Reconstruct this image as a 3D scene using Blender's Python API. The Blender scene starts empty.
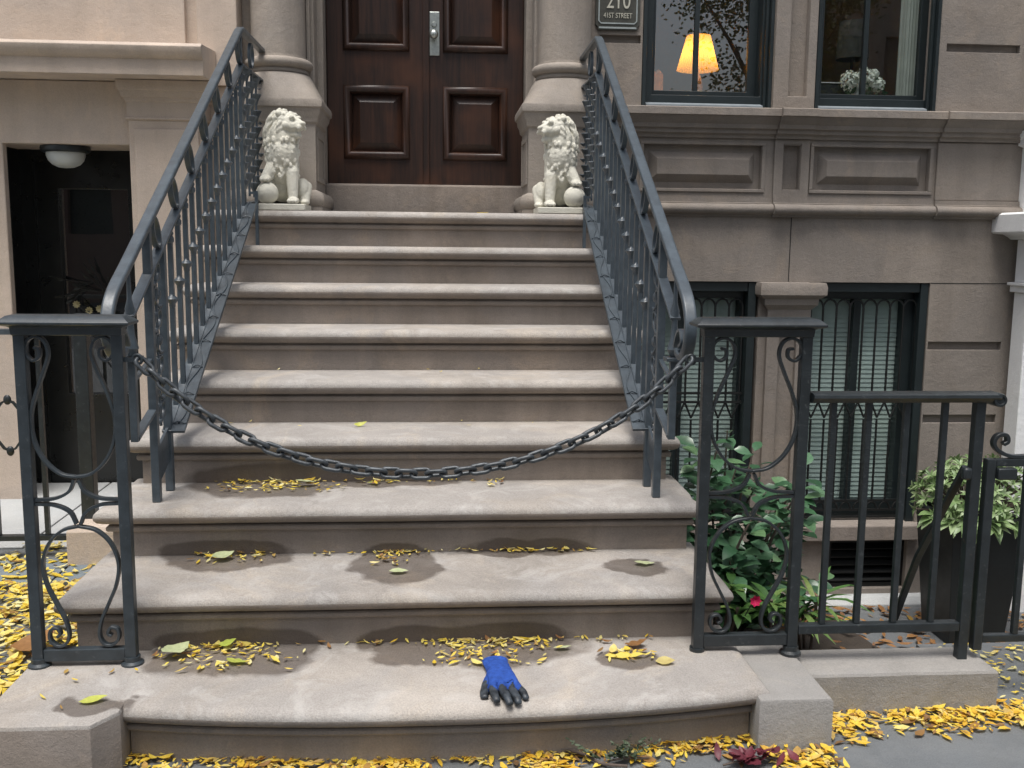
import bpy, bmesh, math, random
from mathutils import Vector, Matrix, noise
PI = math.pi
SC = bpy.context.scene
COL = SC.collection
random.seed(7)

# ------------------------------------------------------------------ materials
def new_mat(name):
    m = bpy.data.materials.new(name); m.use_nodes = True
    nt = m.node_tree; b = nt.nodes['Principled BSDF']
    return m, nt, b
def nd(nt, t, **kw):
    n = nt.nodes.new(t)
    for k, v in kw.items(): setattr(n, k, v)
    return n
def link(nt, a, b): nt.links.new(a, b)
def pos(nt): return nd(nt, 'ShaderNodeNewGeometry').outputs['Position']
def noise_n(nt, scale, detail=4, rough=.55, vec=None, dist=0.0):
    n = nd(nt, 'ShaderNodeTexNoise'); n.inputs['Scale'].default_value = scale
    n.inputs['Detail'].default_value = detail; n.inputs['Roughness'].default_value = rough
    n.inputs['Distortion'].default_value = dist
    link(nt, vec if vec is not None else pos(nt), n.inputs['Vector']); return n.outputs['Fac']
def ramp(nt, fac, stops):
    r = nd(nt, 'ShaderNodeValToRGB'); e = r.color_ramp.elements
    while len(e) < len(stops): e.new(.5)
    for i, (p, c) in enumerate(stops):
        e[i].position = p; e[i].color = (c, c, c, 1) if isinstance(c, (int, float)) else (*c, 1)
    link(nt, fac, r.inputs['Fac']); return r.outputs['Color']
def mixc(nt, fac, a, b, mode='MIX'):
    m = nd(nt, 'ShaderNodeMix', data_type='RGBA', blend_type=mode)
    for sock, v in ((m.inputs[0], fac), (m.inputs[6], a), (m.inputs[7], b)):
        if isinstance(v, (int, float)): sock.default_value = v
        elif isinstance(v, tuple): sock.default_value = (*v, 1)
        else: link(nt, v, sock)
    return m.outputs[2]
def mathn(nt, op, a, b=0.0, clamp=False):
    m = nd(nt, 'ShaderNodeMath', operation=op); m.use_clamp = clamp
    for i, v in enumerate((a, b)):
        if isinstance(v, (int, float)): m.inputs[i].default_value = v
        else: link(nt, v, m.inputs[i])
    return m.outputs[0]
def bump(nt, b, h, strength=.2, dist=.01):
    n = nd(nt, 'ShaderNodeBump'); n.inputs['Strength'].default_value = strength
    n.inputs['Distance'].default_value = dist
    link(nt, h, n.inputs['Height']); link(nt, n.outputs['Normal'], b.inputs['Normal'])
def sc3(c, k): return tuple(x * k for x in c)

DAMP = [((.36, 1.15, .56), (.34, .15, .065)), ((.80, 1.19, .55), (.34, .07, .05)),
        ((.27, .84, .37), (.22, .13, .045)), ((.86, .80, .36), (.13, .22, .045)), ((1.32, .87, .37), (.26, .06, .04)),
        ((1.72, .67, .36), (.10, .06, .04)),
        ((.36, .45, .19), (.28, .17, .055)), ((.95, .44, .19), (.17, .13, .05)), ((1.22, .43, .19), (.27, .14, .055)), ((1.62, .315, .18), (.13, .06, .04)),
        ((.04, .105, .18), (.095, .05, .04))]
def stone_mat(name, col, rough=.82, damp=False, speck=.5, streak=.25, pale=None, blotch=.5):
    m, nt, b = new_mat(name)
    n1 = noise_n(nt, 2.2, 9, .62, dist=.6)
    c = mixc(nt, ramp(nt, n1, [(.3, 0), (.72, 1)]), sc3(col, 1 - .24 * blotch), sc3(col, 1 + .22 * blotch))
    # large patches of older and newer coating, warm and grey
    np_ = noise_n(nt, .9, 5, .6, dist=1.5)
    c = mixc(nt, mathn(nt, 'MULTIPLY', ramp(nt, np_, [(.46, 0), (.54, 1)]), .5 * blotch), c, (col[0] * .86, col[1] * .90, col[2] * .96))
    nq = noise_n(nt, 1.7, 7, .7, dist=2.2)
    c = mixc(nt, mathn(nt, 'MULTIPLY', ramp(nt, nq, [(.55, 0), (.66, 1)]), .45 * blotch), c, (min(.9, col[0] * 1.26), min(.9, col[1] * 1.20), col[2] * 1.10))
    # vertical rain streaks
    mp = nd(nt, 'ShaderNodeMapping'); mp.inputs['Scale'].default_value = (9, 9, .9); link(nt, pos(nt), mp.inputs['Vector'])
    n2 = noise_n(nt, 1.0, 6, .6, mp.outputs[0])
    c = mixc(nt, mathn(nt, 'MULTIPLY', ramp(nt, n2, [(.45, 0), (.75, 1)]), streak), c, sc3(col, .62))
    n3 = noise_n(nt, 210, 3, .7)
    c = mixc(nt, speck, c, ramp(nt, n3, [(.3, .38), (.7, .62)]), 'OVERLAY')
    n4 = noise_n(nt, 38, 6, .7)
    c = mixc(nt, mathn(nt, 'MULTIPLY', ramp(nt, n4, [(.66, 0), (.74, 1)]), .35), c, sc3(col, .5))
    if pale:
        n5 = noise_n(nt, 5.5, 8, .7, dist=1.2)
        c = mixc(nt, mathn(nt, 'MULTIPLY', ramp(nt, n5, [(.5, 0), (.7, 1)]), .5), c, pale)
    n6 = noise_n(nt, 14, 7, .75, dist=.8)
    c = mixc(nt, mathn(nt, 'MULTIPLY', ramp(nt, n6, [(.56, 0), (.72, 1)]), .30 * blotch), c, sc3(col, .55))
    rg = rough
    if damp:
        p = pos(nt); acc = None
        nz = nd(nt, 'ShaderNodeTexNoise'); nz.inputs['Scale'].default_value = 5; nz.inputs['Detail'].default_value = 5
        link(nt, p, nz.inputs['Vector'])
        off = nd(nt, 'ShaderNodeVectorMath', operation='SUBTRACT'); link(nt, nz.outputs['Color'], off.inputs[0]); off.inputs[1].default_value = (.5, .5, .5)
        s = nd(nt, 'ShaderNodeVectorMath', operation='MULTIPLY'); link(nt, off.outputs[0], s.inputs[0]); s.inputs[1].default_value = (.34, .22, .03)
        a = nd(nt, 'ShaderNodeVectorMath', operation='ADD'); link(nt, p, a.inputs[0]); link(nt, s.outputs[0], a.inputs[1])
        for (cc, rr) in DAMP:
            d = nd(nt, 'ShaderNodeVectorMath', operation='SUBTRACT'); link(nt, a.outputs[0], d.inputs[0]); d.inputs[1].default_value = cc
            q = nd(nt, 'ShaderNodeVectorMath', operation='DIVIDE'); link(nt, d.outputs[0], q.inputs[0]); q.inputs[1].default_value = (rr[0] * 1.05, rr[1] * 1.3, rr[2])
            l = nd(nt, 'ShaderNodeVectorMath', operation='LENGTH'); link(nt, q.outputs[0], l.inputs[0])
            acc = l.outputs['Value'] if acc is None else mathn(nt, 'MINIMUM', acc, l.outputs['Value'])
        wet = ramp(nt, acc, [(.84, 1), (1.03, 0)])
        c = mixc(nt, mathn(nt, 'MULTIPLY', wet, .95), c, (.42, .39, .37), 'MULTIPLY')
        rg = mathn(nt, 'SUBTRACT', rough, mathn(nt, 'MULTIPLY', wet, .38))
    link(nt, c, b.inputs['Base Color'])
    if isinstance(rg, (int, float)): b.inputs['Roughness'].default_value = rg
    else: link(nt, rg, b.inputs['Roughness'])
    h = mathn(nt, 'ADD', mathn(nt, 'MULTIPLY', n3, .5), mathn(nt, 'ADD', n4, mathn(nt, 'MULTIPLY', n1, 2.0)))
    bump(nt, b, h, .5, .008)
    return m
def plain(name, col, rough=.5, metal=0.0, var=.15, scale=14, spec=.5, bumpv=.0, bscale=90):
    m, nt, b = new_mat(name)
    n = noise_n(nt, scale, 5, .6)
    link(nt, mixc(nt, ramp(nt, n, [(.3, 0), (.7, 1)]), sc3(col, 1 - var), sc3(col, 1 + var)), b.inputs['Base Color'])
    r = noise_n(nt, scale * 3, 4)
    link(nt, mathn(nt, 'ADD', mathn(nt, 'MULTIPLY', r, .25), rough - .12, True), b.inputs['Roughness'])
    b.inputs['Metallic'].default_value = metal; b.inputs['Specular IOR Level'].default_value = spec
    if bumpv: bump(nt, b, noise_n(nt, bscale, 3), bumpv, .004)
    return m
def rusty(m):
    nt = m.node_tree; b = nt.nodes['Principled BSDF']; src = b.inputs['Base Color'].links[0].from_socket
    n = noise_n(nt, 26, 8, .75, dist=.7); oi = nd(nt, 'ShaderNodeObjectInfo')
    f = mathn(nt, 'MULTIPLY', ramp(nt, n, [(.63, 0), (.70, 1)]), mathn(nt, 'ADD', .35, mathn(nt, 'MULTIPLY', oi.outputs['Random'], .5)))
    c = mixc(nt, f, src, (.085, .060, .045)); n2 = noise_n(nt, 60, 5, .7)
    c = mixc(nt, mathn(nt, 'MULTIPLY', ramp(nt, n2, [(.6, 0), (.72, 1)]), .35), c, (.16, .17, .17)); link(nt, c, b.inputs['Base Color'])
def emis(name, col, s):
    m, nt, b = new_mat(name); b.inputs['Base Color'].default_value = (*col, 1)
    b.inputs['Emission Color'].default_value = (*col, 1); b.inputs['Emission Strength'].default_value = s
    return m
def glass_mat(name, tint=(.9, .95, .95), rough=0.0, ior=1.5):
    m, nt, b = new_mat(name)
    nt.nodes.remove(b); out = nt.nodes['Material Output']
    tr = nd(nt, 'ShaderNodeBsdfTransparent'); tr.inputs[0].default_value = (*tint, 1)
    gl = nd(nt, 'ShaderNodeBsdfGlossy'); gl.inputs['Roughness'].default_value = rough
    fr = nd(nt, 'ShaderNodeFresnel'); g = nd(nt, 'ShaderNodeNewGeometry')
    link(nt, mathn(nt, 'ADD', mathn(nt, 'MULTIPLY', g.outputs['Backfacing'], 1 / ior - ior), ior), fr.inputs['IOR'])
    bp = nd(nt, 'ShaderNodeBump'); bp.inputs['Strength'].default_value = .02; bp.inputs['Distance'].default_value = .02
    link(nt, noise_n(nt, 1.6, 2), bp.inputs['Height']); link(nt, bp.outputs[0], gl.inputs['Normal'])
    mx = nd(nt, 'ShaderNodeMixShader'); link(nt, fr.outputs[0], mx.inputs[0]); link(nt, tr.outputs[0], mx.inputs[1]); link(nt, gl.outputs[0], mx.inputs[2])
    link(nt, mx.outputs[0], out.inputs['Surface']); return m
def wood_mat(name):
    m, nt, b = new_mat(name)
    mp = nd(nt, 'ShaderNodeMapping'); mp.inputs['Scale'].default_value = (30, 30, 1.6); link(nt, pos(nt), mp.inputs['Vector'])
    g = noise_n(nt, 1.4, 8, .65, mp.outputs[0], .8)
    big = noise_n(nt, 3.2, 3, .5)
    c = mixc(nt, ramp(nt, g, [(.35, 0), (.68, 1)]), (.016, .009, .007), (.048, .022, .014))
    c = mixc(nt, mathn(nt, 'MULTIPLY', ramp(nt, big, [(.5, 0), (.72, 1)]), .7), c, (.085, .033, .016))
    link(nt, c, b.inputs['Base Color']); b.inputs['Roughness'].default_value = .38
    bump(nt, b, g, .08, .003); return m
def leaf_mat(name, stops, rough=.5, trans=.25):
    m, nt, b = new_mat(name)
    g = nd(nt, 'ShaderNodeNewGeometry'); oi = nd(nt, 'ShaderNodeObjectInfo')
    r = mathn(nt, 'FRACT', mathn(nt, 'ADD', g.outputs['Random Per Island'], oi.outputs['Random']))
    c = ramp(nt, r, stops)
    c = mixc(nt, .35, c, ramp(nt, noise_n(nt, 70, 4), [(.3, .3), (.7, .7)]), 'OVERLAY')
    link(nt, c, b.inputs['Base Color']); b.inputs['Roughness'].default_value = rough
    if trans:
        out = nt.nodes['Material Output']; t = nd(nt, 'ShaderNodeBsdfTranslucent'); link(nt, c, t.inputs[0])
        mx = nd(nt, 'ShaderNodeMixShader'); mx.inputs[0].default_value = trans
        link(nt, b.outputs[0], mx.inputs[1]); link(nt, t.outputs[0], mx.inputs[2]); link(nt, mx.outputs[0], out.inputs['Surface'])
    return m

STONE = (.30, .262, .232)
M = {}
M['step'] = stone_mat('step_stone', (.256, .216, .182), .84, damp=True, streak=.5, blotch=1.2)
M['tread'] = stone_mat('worn_lit_tread_stone', (.362, .328, .292), .8, damp=True, streak=0, pale=(.53, .51, .485), blotch=1.15, speck=.85)  # paler than the riser stone: part foot wear, part overhead light put into the colour
M['stone'] = stone_mat('house_stone', (.262, .225, .191), .86, streak=.45, blotch=.85)
M['column'] = stone_mat('column_stone', (.320, .279, .238), .86, streak=.45, blotch=.8)
M['pink'] = stone_mat('neighbour_stucco', (.56, .462, .38), .88, streak=.35, blotch=.6)
M['white'] = stone_mat('white_stucco', (.86, .86, .85), .7, streak=.1, blotch=.15, speck=.25)
M['block'] = stone_mat('kerb_stone', (.30, .285, .265), .88, damp=True, streak=.35, blotch=.6)
M['pave'] = stone_mat('pavement_concrete', (.135, .143, .147), .8, streak=0, speck=.8, pale=(.19, .20, .205), blotch=.7)
M['slab'] = stone_mat('pale_paving', (.46, .47, .465), .85, streak=0, speck=.5, blotch=.4)
M['blue'] = stone_mat('bluestone', (.17, .20, .22), .8, streak=0, speck=.5, blotch=.5)
M['road'] = stone_mat('asphalt', (.05, .05, .052), .9, streak=0, speck=.8)
M['soil'] = stone_mat('soil', (.045, .034, .025), .95, streak=0, speck=.8, blotch=1)
M['iron'] = plain('painted_iron', (.058, .074, .088), .34, 0, .25, 22, .6, .12, 160)
M['iron_mid'] = plain('slate_iron', (.032, .041, .048), .38, 0, .25, 22, .5, .1, 160)
M['iron_dark'] = plain('dark_iron', (.020, .025, .028), .36, 0, .25, 22, .5, .1, 160)
M['chain'] = plain('chain_iron', (.06, .068, .075), .42, .3, .35, 40, .6, .2, 220)
for k_ in ('iron', 'iron_mid', 'iron_dark', 'chain'): rusty(M[k_])
M['green'] = plain('dark_green_paint', (.014, .021, .023), .4, 0, .15, 9, .5)
M['black'] = plain('black_paint', (.010, .011, .011), .5, 0, .2, 9, .4)
M['sill_wood'] = plain('grey_sill_paint', (.22, .25, .27), .5)
M['wood'] = wood_mat('mahogany')
M['steel'] = plain('brushed_steel', (.50, .53, .50), .34, .85, .15, 60)
M['glass'] = glass_mat('window_glass', ior=2.7)
M['glass_low'] = glass_mat('basement_glass', ior=1.5)
M['blind'] = plain('pale_blind', (.42, .49, .45), .7, 0, .12, 4)
M['marble'] = stone_mat('white_cast_stone', (.66, .635, .54), .78, streak=.25, speck=.4, blotch=.5)
M['bronze'] = plain('bronze_plate', (.085, .083, .070), .42, .5, .2, 40)
M['letters'] = plain('pale_letters', (.55, .53, .44), .45, .3, .1, 40)
M['dark_room'] = plain('dim_wall', (.42, .35, .28), .9, 0, .2, 2)
M['dark_door'] = plain('dark_door_paint', (.012, .013, .013), .3, 0, .3, 5)
M['planter'] = plain('black_planter', (.013, .018, .019), .5, 0, .2, 6)
M['knit'] = plain('blue_knit', (.026, .075, .32), .85, 0, .3, 60, .2, .6, 420)
M['rubber'] = plain('black_rubber', (.030, .037, .045), .45, 0, .8, 45, .5, .25, 200)
M['curtain'] = plain('pale_curtain', (.46, .48, .43), .9, 0, .08, 12)
M['flower'] = plain('white_petals', (.85, .88, .78), .7, 0, .1, 50)
M['pinkpet'] = plain('magenta_petals', (.75, .02, .12), .5, 0, .1, 50)
M['frosted'] = plain('frosted_glass', (.55, .58, .57), .35, 0, .05, 20)
M['brass'] = plain('pale_wood', (.45, .25, .13), .5, 0, .2, 30)
def shade_mat():
    m, nt, b = new_mat('pleated_shade'); b.inputs['Base Color'].default_value = (.85, .50, .12, 1); b.inputs['Roughness'].default_value = .9
    t = nd(nt, 'ShaderNodeBsdfTranslucent'); t.inputs[0].default_value = (1, .52, .09, 1)
    mx = nd(nt, 'ShaderNodeMixShader'); mx.inputs[0].default_value = .6; link(nt, b.outputs[0], mx.inputs[1]); link(nt, t.outputs[0], mx.inputs[2]); link(nt, mx.outputs[0], nt.nodes['Material Output'].inputs['Surface']); return m
M['shade'] = shade_mat()
M['bulb'] = emis('lamp_glow', (1.0, .80, .42), 36.0)
YEL = [(0, (.66, .46, .04)), (.2, (.80, .62, .08)), (.4, (.86, .74, .24)), (.55, (.74, .52, .05)), (.7, (.84, .78, .42)), (.82, (.62, .55, .22)), (.92, (.45, .27, .07)), (1, (.24, .14, .06))]
M['leaf_y'] = leaf_mat('yellow_leaf', YEL)
M['leaf_o'] = leaf_mat('amber_leaf', [(0, (.74, .47, .04)), (.4, (.86, .66, .10)), (.6, (.66, .36, .03)), (.75, (.82, .70, .24)), (.88, (.42, .22, .06)), (1, (.17, .10, .05))])
M['leaf_b'] = leaf_mat('brown_leaf', [(0, (.26, .13, .05)), (.5, (.38, .20, .08)), (.8, (.20, .10, .05)), (1, (.55, .35, .06))])
M['leaf_g'] = leaf_mat('lime_leaf', [(0, (.42, .50, .09)), (1, (.60, .60, .13))])
M['leaf_p'] = leaf_mat('pale_green_leaf', [(0, (.52, .58, .33)), (1, (.60, .62, .36))])
M['leaf_r'] = leaf_mat('purple_leaf', [(0, (.13, .025, .04)), (1, (.20, .045, .06))])
M['shrub'] = leaf_mat('glossy_foliage', [(0, (.028, .075, .038)), (.5, (.05, .125, .06)), (.85, (.085, .18, .095)), (1, (.12, .22, .10))], .28, .15)
M['low'] = leaf_mat('low_foliage', [(0, (.04, .10, .025)), (.6, (.09, .19, .05)), (1, (.20, .27, .08))], .4, .2)
M['pitt'] = leaf_mat('grey_green_foliage', [(0, (.12, .20, .07)), (.5, (.22, .33, .13)), (1, (.38, .47, .26))], .4, .2)
M['weed'] = leaf_mat('dull_green_foliage', [(0, (.05, .075, .04)), (1, (.10, .13, .08))], .6, .1)
M['tree'] = leaf_mat('street_tree_foliage', [(0, (.03, .05, .02)), (.6, (.07, .09, .03)), (1, (.2, .18, .04))], .6, .2)
M['bark'] = plain('bark', (.09, .07, .055), .9, 0, .4, 8)
M['twig'] = plain('twig_bark', (.10, .075, .06), .8, 0, .3, 30)
M['brick'] = stone_mat('far_brick', (.16, .10, .08), .9)

# ------------------------------------------------------------------ mesh builder
def catmull(pts, n=8, closed=False):
    P = [Vector(p) for p in pts]; out = []
    N = len(P); rng = range(N if closed else N - 1)
    for i in rng:
        p0 = P[(i - 1) % N] if closed or i > 0 else P[0] * 2 - P[1]
        p1, p2 = P[i], P[(i + 1) % N]
        p3 = P[(i + 2) % N] if closed or i + 2 < N else P[-1] * 2 - P[-2]
        for k in range(n):
            t = k / n
            out.append(.5 * ((2 * p1) + (p2 - p0) * t + (2 * p0 - 5 * p1 + 4 * p2 - p3) * t * t + (3 * p1 - p0 - 3 * p2 + p3) * t ** 3))
    if not closed: out.append(P[-1].copy())
    return out
class MB:
    def __init__(s): s.v = []; s.f = []
    def add(s, vs, fs):
        o = len(s.v); s.v += [tuple(v) for v in vs]; s.f += [tuple(i + o for i in f) for f in fs]; return s
    def box(s, x0, x1, y0, y1, z0, z1):
        return s.add([(x0, y0, z0), (x1, y0, z0), (x1, y1, z0), (x0, y1, z0), (x0, y0, z1), (x1, y0, z1), (x1, y1, z1), (x0, y1, z1)],
                     [(0, 3, 2, 1), (4, 5, 6, 7), (0, 1, 5, 4), (1, 2, 6, 5), (2, 3, 7, 6), (3, 0, 4, 7)])
    def frustum(s, a, b):  # a, b = (x0,x1,y0,y1,z)
        x0, x1, y0, y1, z0 = a; u0, u1, w0, w1, z1 = b
        return s.add([(x0, y0, z0), (x1, y0, z0), (x1, y1, z0), (x0, y1, z0), (u0, w0, z1), (u1, w0, z1), (u1, w1, z1), (u0, w1, z1)],
                     [(0, 3, 2, 1), (4, 5, 6, 7), (0, 1, 5, 4), (1, 2, 6, 5), (2, 3, 7, 6), (3, 0, 4, 7)])
    def rings(s, rings, closed=False, cap=True):
        n = len(rings[0]); vs = [p for r in rings for p in r]; fs = []
        m = len(rings)
        for i in range(m if closed else m - 1):
            j = (i + 1) % m
            for k in range(n): fs.append((i * n + k, i * n + (k + 1) % n, j * n + (k + 1) % n, j * n + k))
        if cap and not closed: fs.append(tuple(range(n - 1, -1, -1))); fs.append(tuple((m - 1) * n + k for k in range(n)))
        return s.add(vs, fs)
    def stack(s, outline, profile):  # outline CCW list (x,y); profile list (offset, z)
        P = [Vector((a, b)) for a, b in outline]; n = len(P); mit = []
        for i in range(n):
            e1 = (P[i] - P[i - 1]).normalized(); e2 = (P[(i + 1) % n] - P[i]).normalized()
            n1 = Vector((e1.y, -e1.x)); n2 = Vector((e2.y, -e2.x)); mv = n1 + n2
            mit.append(mv / max(.3, mv.dot(n1)))
        return s.rings([[(*(P[i] + mit[i] * o), z) for i in range(n)] for o, z in profile])
    def lathe(s, cx, cy, prof, n=32):
        return s.rings([[(cx + r * math.cos(2 * PI * k / n), cy + r * math.sin(2 * PI * k / n), z) for k in range(n)] for r, z in prof])
    def lathe_axis(s, base, axis, prof, n=16):
        a = Vector(axis).normalized(); u = a.orthogonal().normalized(); w = a.cross(u); b = Vector(base)
        return s.rings([[b + a * h + (u * math.cos(2 * PI * k / n) + w * math.sin(2 * PI * k / n)) * r for k in range(n)] for r, h in prof])
    def tube(s, path, r, n=8, closed=False):
        P = [Vector(p) for p in path]; N = len(P); R = r if isinstance(r, (list, tuple)) else [r] * N
        up = None; rings = []
        for i in range(N):
            if closed: t = (P[(i + 1) % N] - P[i - 1]).normalized()
            else: t = (P[min(i + 1, N - 1)] - P[max(i - 1, 0)]).normalized()
            if up is None: up = t.orthogonal().normalized()
            up = (up - t * up.dot(t)).normalized(); w = t.cross(up)
            rings.append([P[i] + (up * math.cos(2 * PI * k / n) + w * math.sin(2 * PI * k / n)) * R[i] for k in range(n)])
        return s.rings(rings, closed=closed)
    def bar(s, path, w, h, side=(1, 0, 0), closed=False):  # rectangular section: w along side, h perpendicular
        P = [Vector(p) for p in path]; N = len(P); S = Vector(side).normalized(); rings = []
        for i in range(N):
            if closed: t = (P[(i + 1) % N] - P[i - 1]).normalized()
            else: t = (P[min(i + 1, N - 1)] - P[max(i - 1, 0)]).normalized()
            sd = (S - t * S.dot(t)).normalized(); u = t.cross(sd)
            rings.append([P[i] + sd * (w / 2 * a) + u * (h / 2 * b) for a, b in ((-1, -1), (1, -1), (1, 1), (-1, 1))])
        return s.rings(rings, closed=closed)
    def mould(s, x0, x1, prof):  # prof closed polygon (y,z)
        return s.rings([[(x0, y, z) for y, z in prof], [(x1, y, z) for y, z in prof]])
    def wall(s, x0, x1, z0, z1, y0, y1, holes=()):
        xs = sorted({x0, x1, *[min(max(h[i], x0), x1) for h in holes for i in (0, 1)]}); zs = sorted({z0, z1, *[min(max(h[i], z0), z1) for h in holes for i in (2, 3)]})
        idx = {}
        def vi(x, y, z):
            k = (x, y, z)
            if k not in idx: idx[k] = len(s.v); s.v.append(k)
            return idx[k]
        def solid(i, j):
            if i < 0 or j < 0 or i >= len(xs) - 1 or j >= len(zs) - 1: return False
            cx, cz = (xs[i] + xs[i + 1]) / 2, (zs[j] + zs[j + 1]) / 2
            return not any(h[0] < cx < h[1] and h[2] < cz < h[3] for h in holes)
        for i in range(len(xs) - 1):
            for j in range(len(zs) - 1):
                if not solid(i, j): continue
                a, b, c, d = xs[i], xs[i + 1], zs[j], zs[j + 1]
                s.f.append((vi(a, y0, c), vi(b, y0, c), vi(b, y0, d), vi(a, y0, d)))
                s.f.append((vi(a, y1, d), vi(b, y1, d), vi(b, y1, c), vi(a, y1, c)))
                if not solid(i - 1, j): s.f.append((vi(a, y1, c), vi(a, y0, c), vi(a, y0, d), vi(a, y1, d)))
                if not solid(i + 1, j): s.f.append((vi(b, y0, c), vi(b, y1, c), vi(b, y1, d), vi(b, y0, d)))
                if not solid(i, j - 1): s.f.append((vi(a, y0, c), vi(a, y1, c), vi(b, y1, c), vi(b, y0, c)))
                if not solid(i, j + 1): s.f.append((vi(a, y0, d), vi(b, y0, d), vi(b, y1, d), vi(a, y1, d)))
        return s
    def sphere(s, c, r, nu=16, nv=10, sq=(1, 1, 1)):
        c = Vector(c); vs = [c + Vector((0, 0, -r * sq[2]))]; fs = []
        for j in range(1, nv):
            th = -PI / 2 + PI * j / nv
            for i in range(nu):
                ph = 2 * PI * i / nu
                vs.append(c + Vector((r * sq[0] * math.cos(th) * math.cos(ph), r * sq[1] * math.cos(th) * math.sin(ph), r * sq[2] * math.sin(th))))
        vs.append(c + Vector((0, 0, r * sq[2])))
        for i in range(nu):
            fs.append((0, 1 + (i + 1) % nu, 1 + i)); t = 1 + (nv - 2) * nu
            fs.append((t + i, t + (i + 1) % nu, len(vs) - 1))
        for j in range(nv - 2):
            for i in range(nu):
                a = 1 + j * nu; fs.append((a + i, a + (i + 1) % nu, a + nu + (i + 1) % nu, a + nu + i))
        return s.add(vs, fs)
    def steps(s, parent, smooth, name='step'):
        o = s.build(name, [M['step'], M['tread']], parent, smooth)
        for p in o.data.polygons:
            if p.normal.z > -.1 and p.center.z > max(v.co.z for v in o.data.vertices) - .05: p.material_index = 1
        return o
    def build(s, name, mat, parent=None, smooth=40, bevel=0, recalc=True, segs=2, xf=None):
        me = bpy.data.meshes.new(name)
        off = parent_off(parent)
        vs = s.v if xf is None else [xf(Vector(v)) for v in s.v]
        me.from_pydata([(v[0] - off[0], v[1] - off[1], v[2] - off[2]) for v in vs], [], s.f); me.update()
        if recalc:
            bm = bmesh.new(); bm.from_mesh(me); bmesh.ops.recalc_face_normals(bm, faces=bm.faces); bm.to_mesh(me); bm.free()
        if smooth:
            me.polygons.foreach_set('use_smooth', [True] * len(me.polygons)); me.set_sharp_from_angle(angle=math.radians(smooth))
        for mm in (mat if isinstance(mat, (list, tuple)) else [mat]): me.materials.append(mm)
        o = bpy.data.objects.new(name, me); COL.objects.link(o)
        if parent: o.parent = parent
        if bevel:
            b = o.modifiers.new('edge', 'BEVEL'); b.width = bevel; b.segments = segs; b.limit_method = 'ANGLE'; b.angle_limit = math.radians(40)
        return o
OFFS = {}
def parent_off(p):
    o = Vector((0, 0, 0))
    while p is not None:
        o += p.location; p = p.parent
    return o
def tag(o, label, cat, group=None, kind=None):
    o['label'] = label; o['category'] = cat
    if group: o['group'] = group
    if kind: o['kind'] = kind
    return o
def thing(name, label, cat, loc=(0, 0, 0), group=None):
    o = bpy.data.objects.new(name, None); COL.objects.link(o); o.location = loc; o.empty_display_size = .1
    return tag(o, label, cat, group)
def struct(o): o['kind'] = 'structure'; return o
def dup(o, parent=None):
    c = o.copy(); COL.objects.link(c)
    if parent: c.parent = parent
    for ch in list(o.children): dup(ch, c)
    return c

# ------------------------------------------------------------------ the ground
def sheet(name, x0, x1, y0, y1, z, mat, nx=1, ny=1):
    m = MB()
    m.add([(x0, y0, z), (x1, y0, z), (x1, y1, z), (x0, y1, z)], [(0, 1, 2, 3)])
    return struct(m.build(name, mat, smooth=0))
m = MB()
# pavement: everything in front of the houses, with the sunken areaway cut out on the right
for (x0, x1, y0, y1) in ((-40, 40, -4.2, .47), (-40, 1.6, .47, 6), (2.775, 40, .47, .8)):
    m.add([(x0, y0, 0), (x1, y0, 0), (x1, y1, 0), (x0, y1, 0)], [(0, 1, 2, 3)])
m.add([(-40, -4.2, 0), (40, -4.2, 0), (40, -4.2, -.16), (-40, -4.2, -.16)], [(0, 1, 2, 3)])
m.add([(1.96, .47, 0), (2.775, .47, 0), (2.775, .47, -.8), (1.96, .47, -.8)], [(0, 1, 2, 3)])
m.add([(2.775, .47, 0), (2.775, .8, 0), (2.775, .8, -.8), (2.775, .47, -.8)], [(0, 1, 2, 3)])
m.add([(2.775, .8, 0), (40, .8, 0), (40, .8, -.8), (2.775, .8, -.8)], [(0, 1, 2, 3)])
struct(m.build('sidewalk', M['pave'], smooth=0, recalc=False))
sheet('road', -300, 300, -300, -4.2, -.16, M['road'])
sheet('areaway_floor', 1.5, 12, .3, 4, -.78, M['pave'])
m = MB()
N = 14
for j in range(N + 1):
    for i in range(N + 1):
        x = 1.96 + .78 * i / N; y = .5 + 1.15 * j / N
        m.v.append((x, y, -.10 - .10 * (j / N) ** 3 + .03 * noise.noise(Vector((x * 5, y * 5, 0)))))
for j in range(N):
    for i in range(N): a = j * (N + 1) + i; m.f.append((a, a + 1, a + N + 2, a + N + 1))
m.add([(1.96, 1.65, -.20), (2.74, 1.65, -.20), (2.74, 1.66, -.78), (1.96, 1.66, -.78)], [(0, 1, 2, 3)])
m.add([(2.74, .5, -.10), (2.74, 1.65, -.20), (2.75, 1.65, -.78), (2.75, .5, -.78)], [(0, 1, 2, 3)])
struct(m.build('planting_bed_ground', M['soil'], recalc=False))
# pale slab before the neighbour's door, dark flagstones in front of it
m = MB()
for i in range(4):
    x0 = -3.9 + i * .98
    m.box(x0, x0 + .97, 2.12, 3.4, .001, .012)
struct(m.build('path', M['slab'], smooth=0, bevel=.004))
m = MB()
for i in range(4):
    x0 = -3.5 + i * .95
    m.box(x0, x0 + .94, 1.62, 1.93, .001, .010)
struct(m.build('path', M['blue'], smooth=0, bevel=.004))

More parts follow.
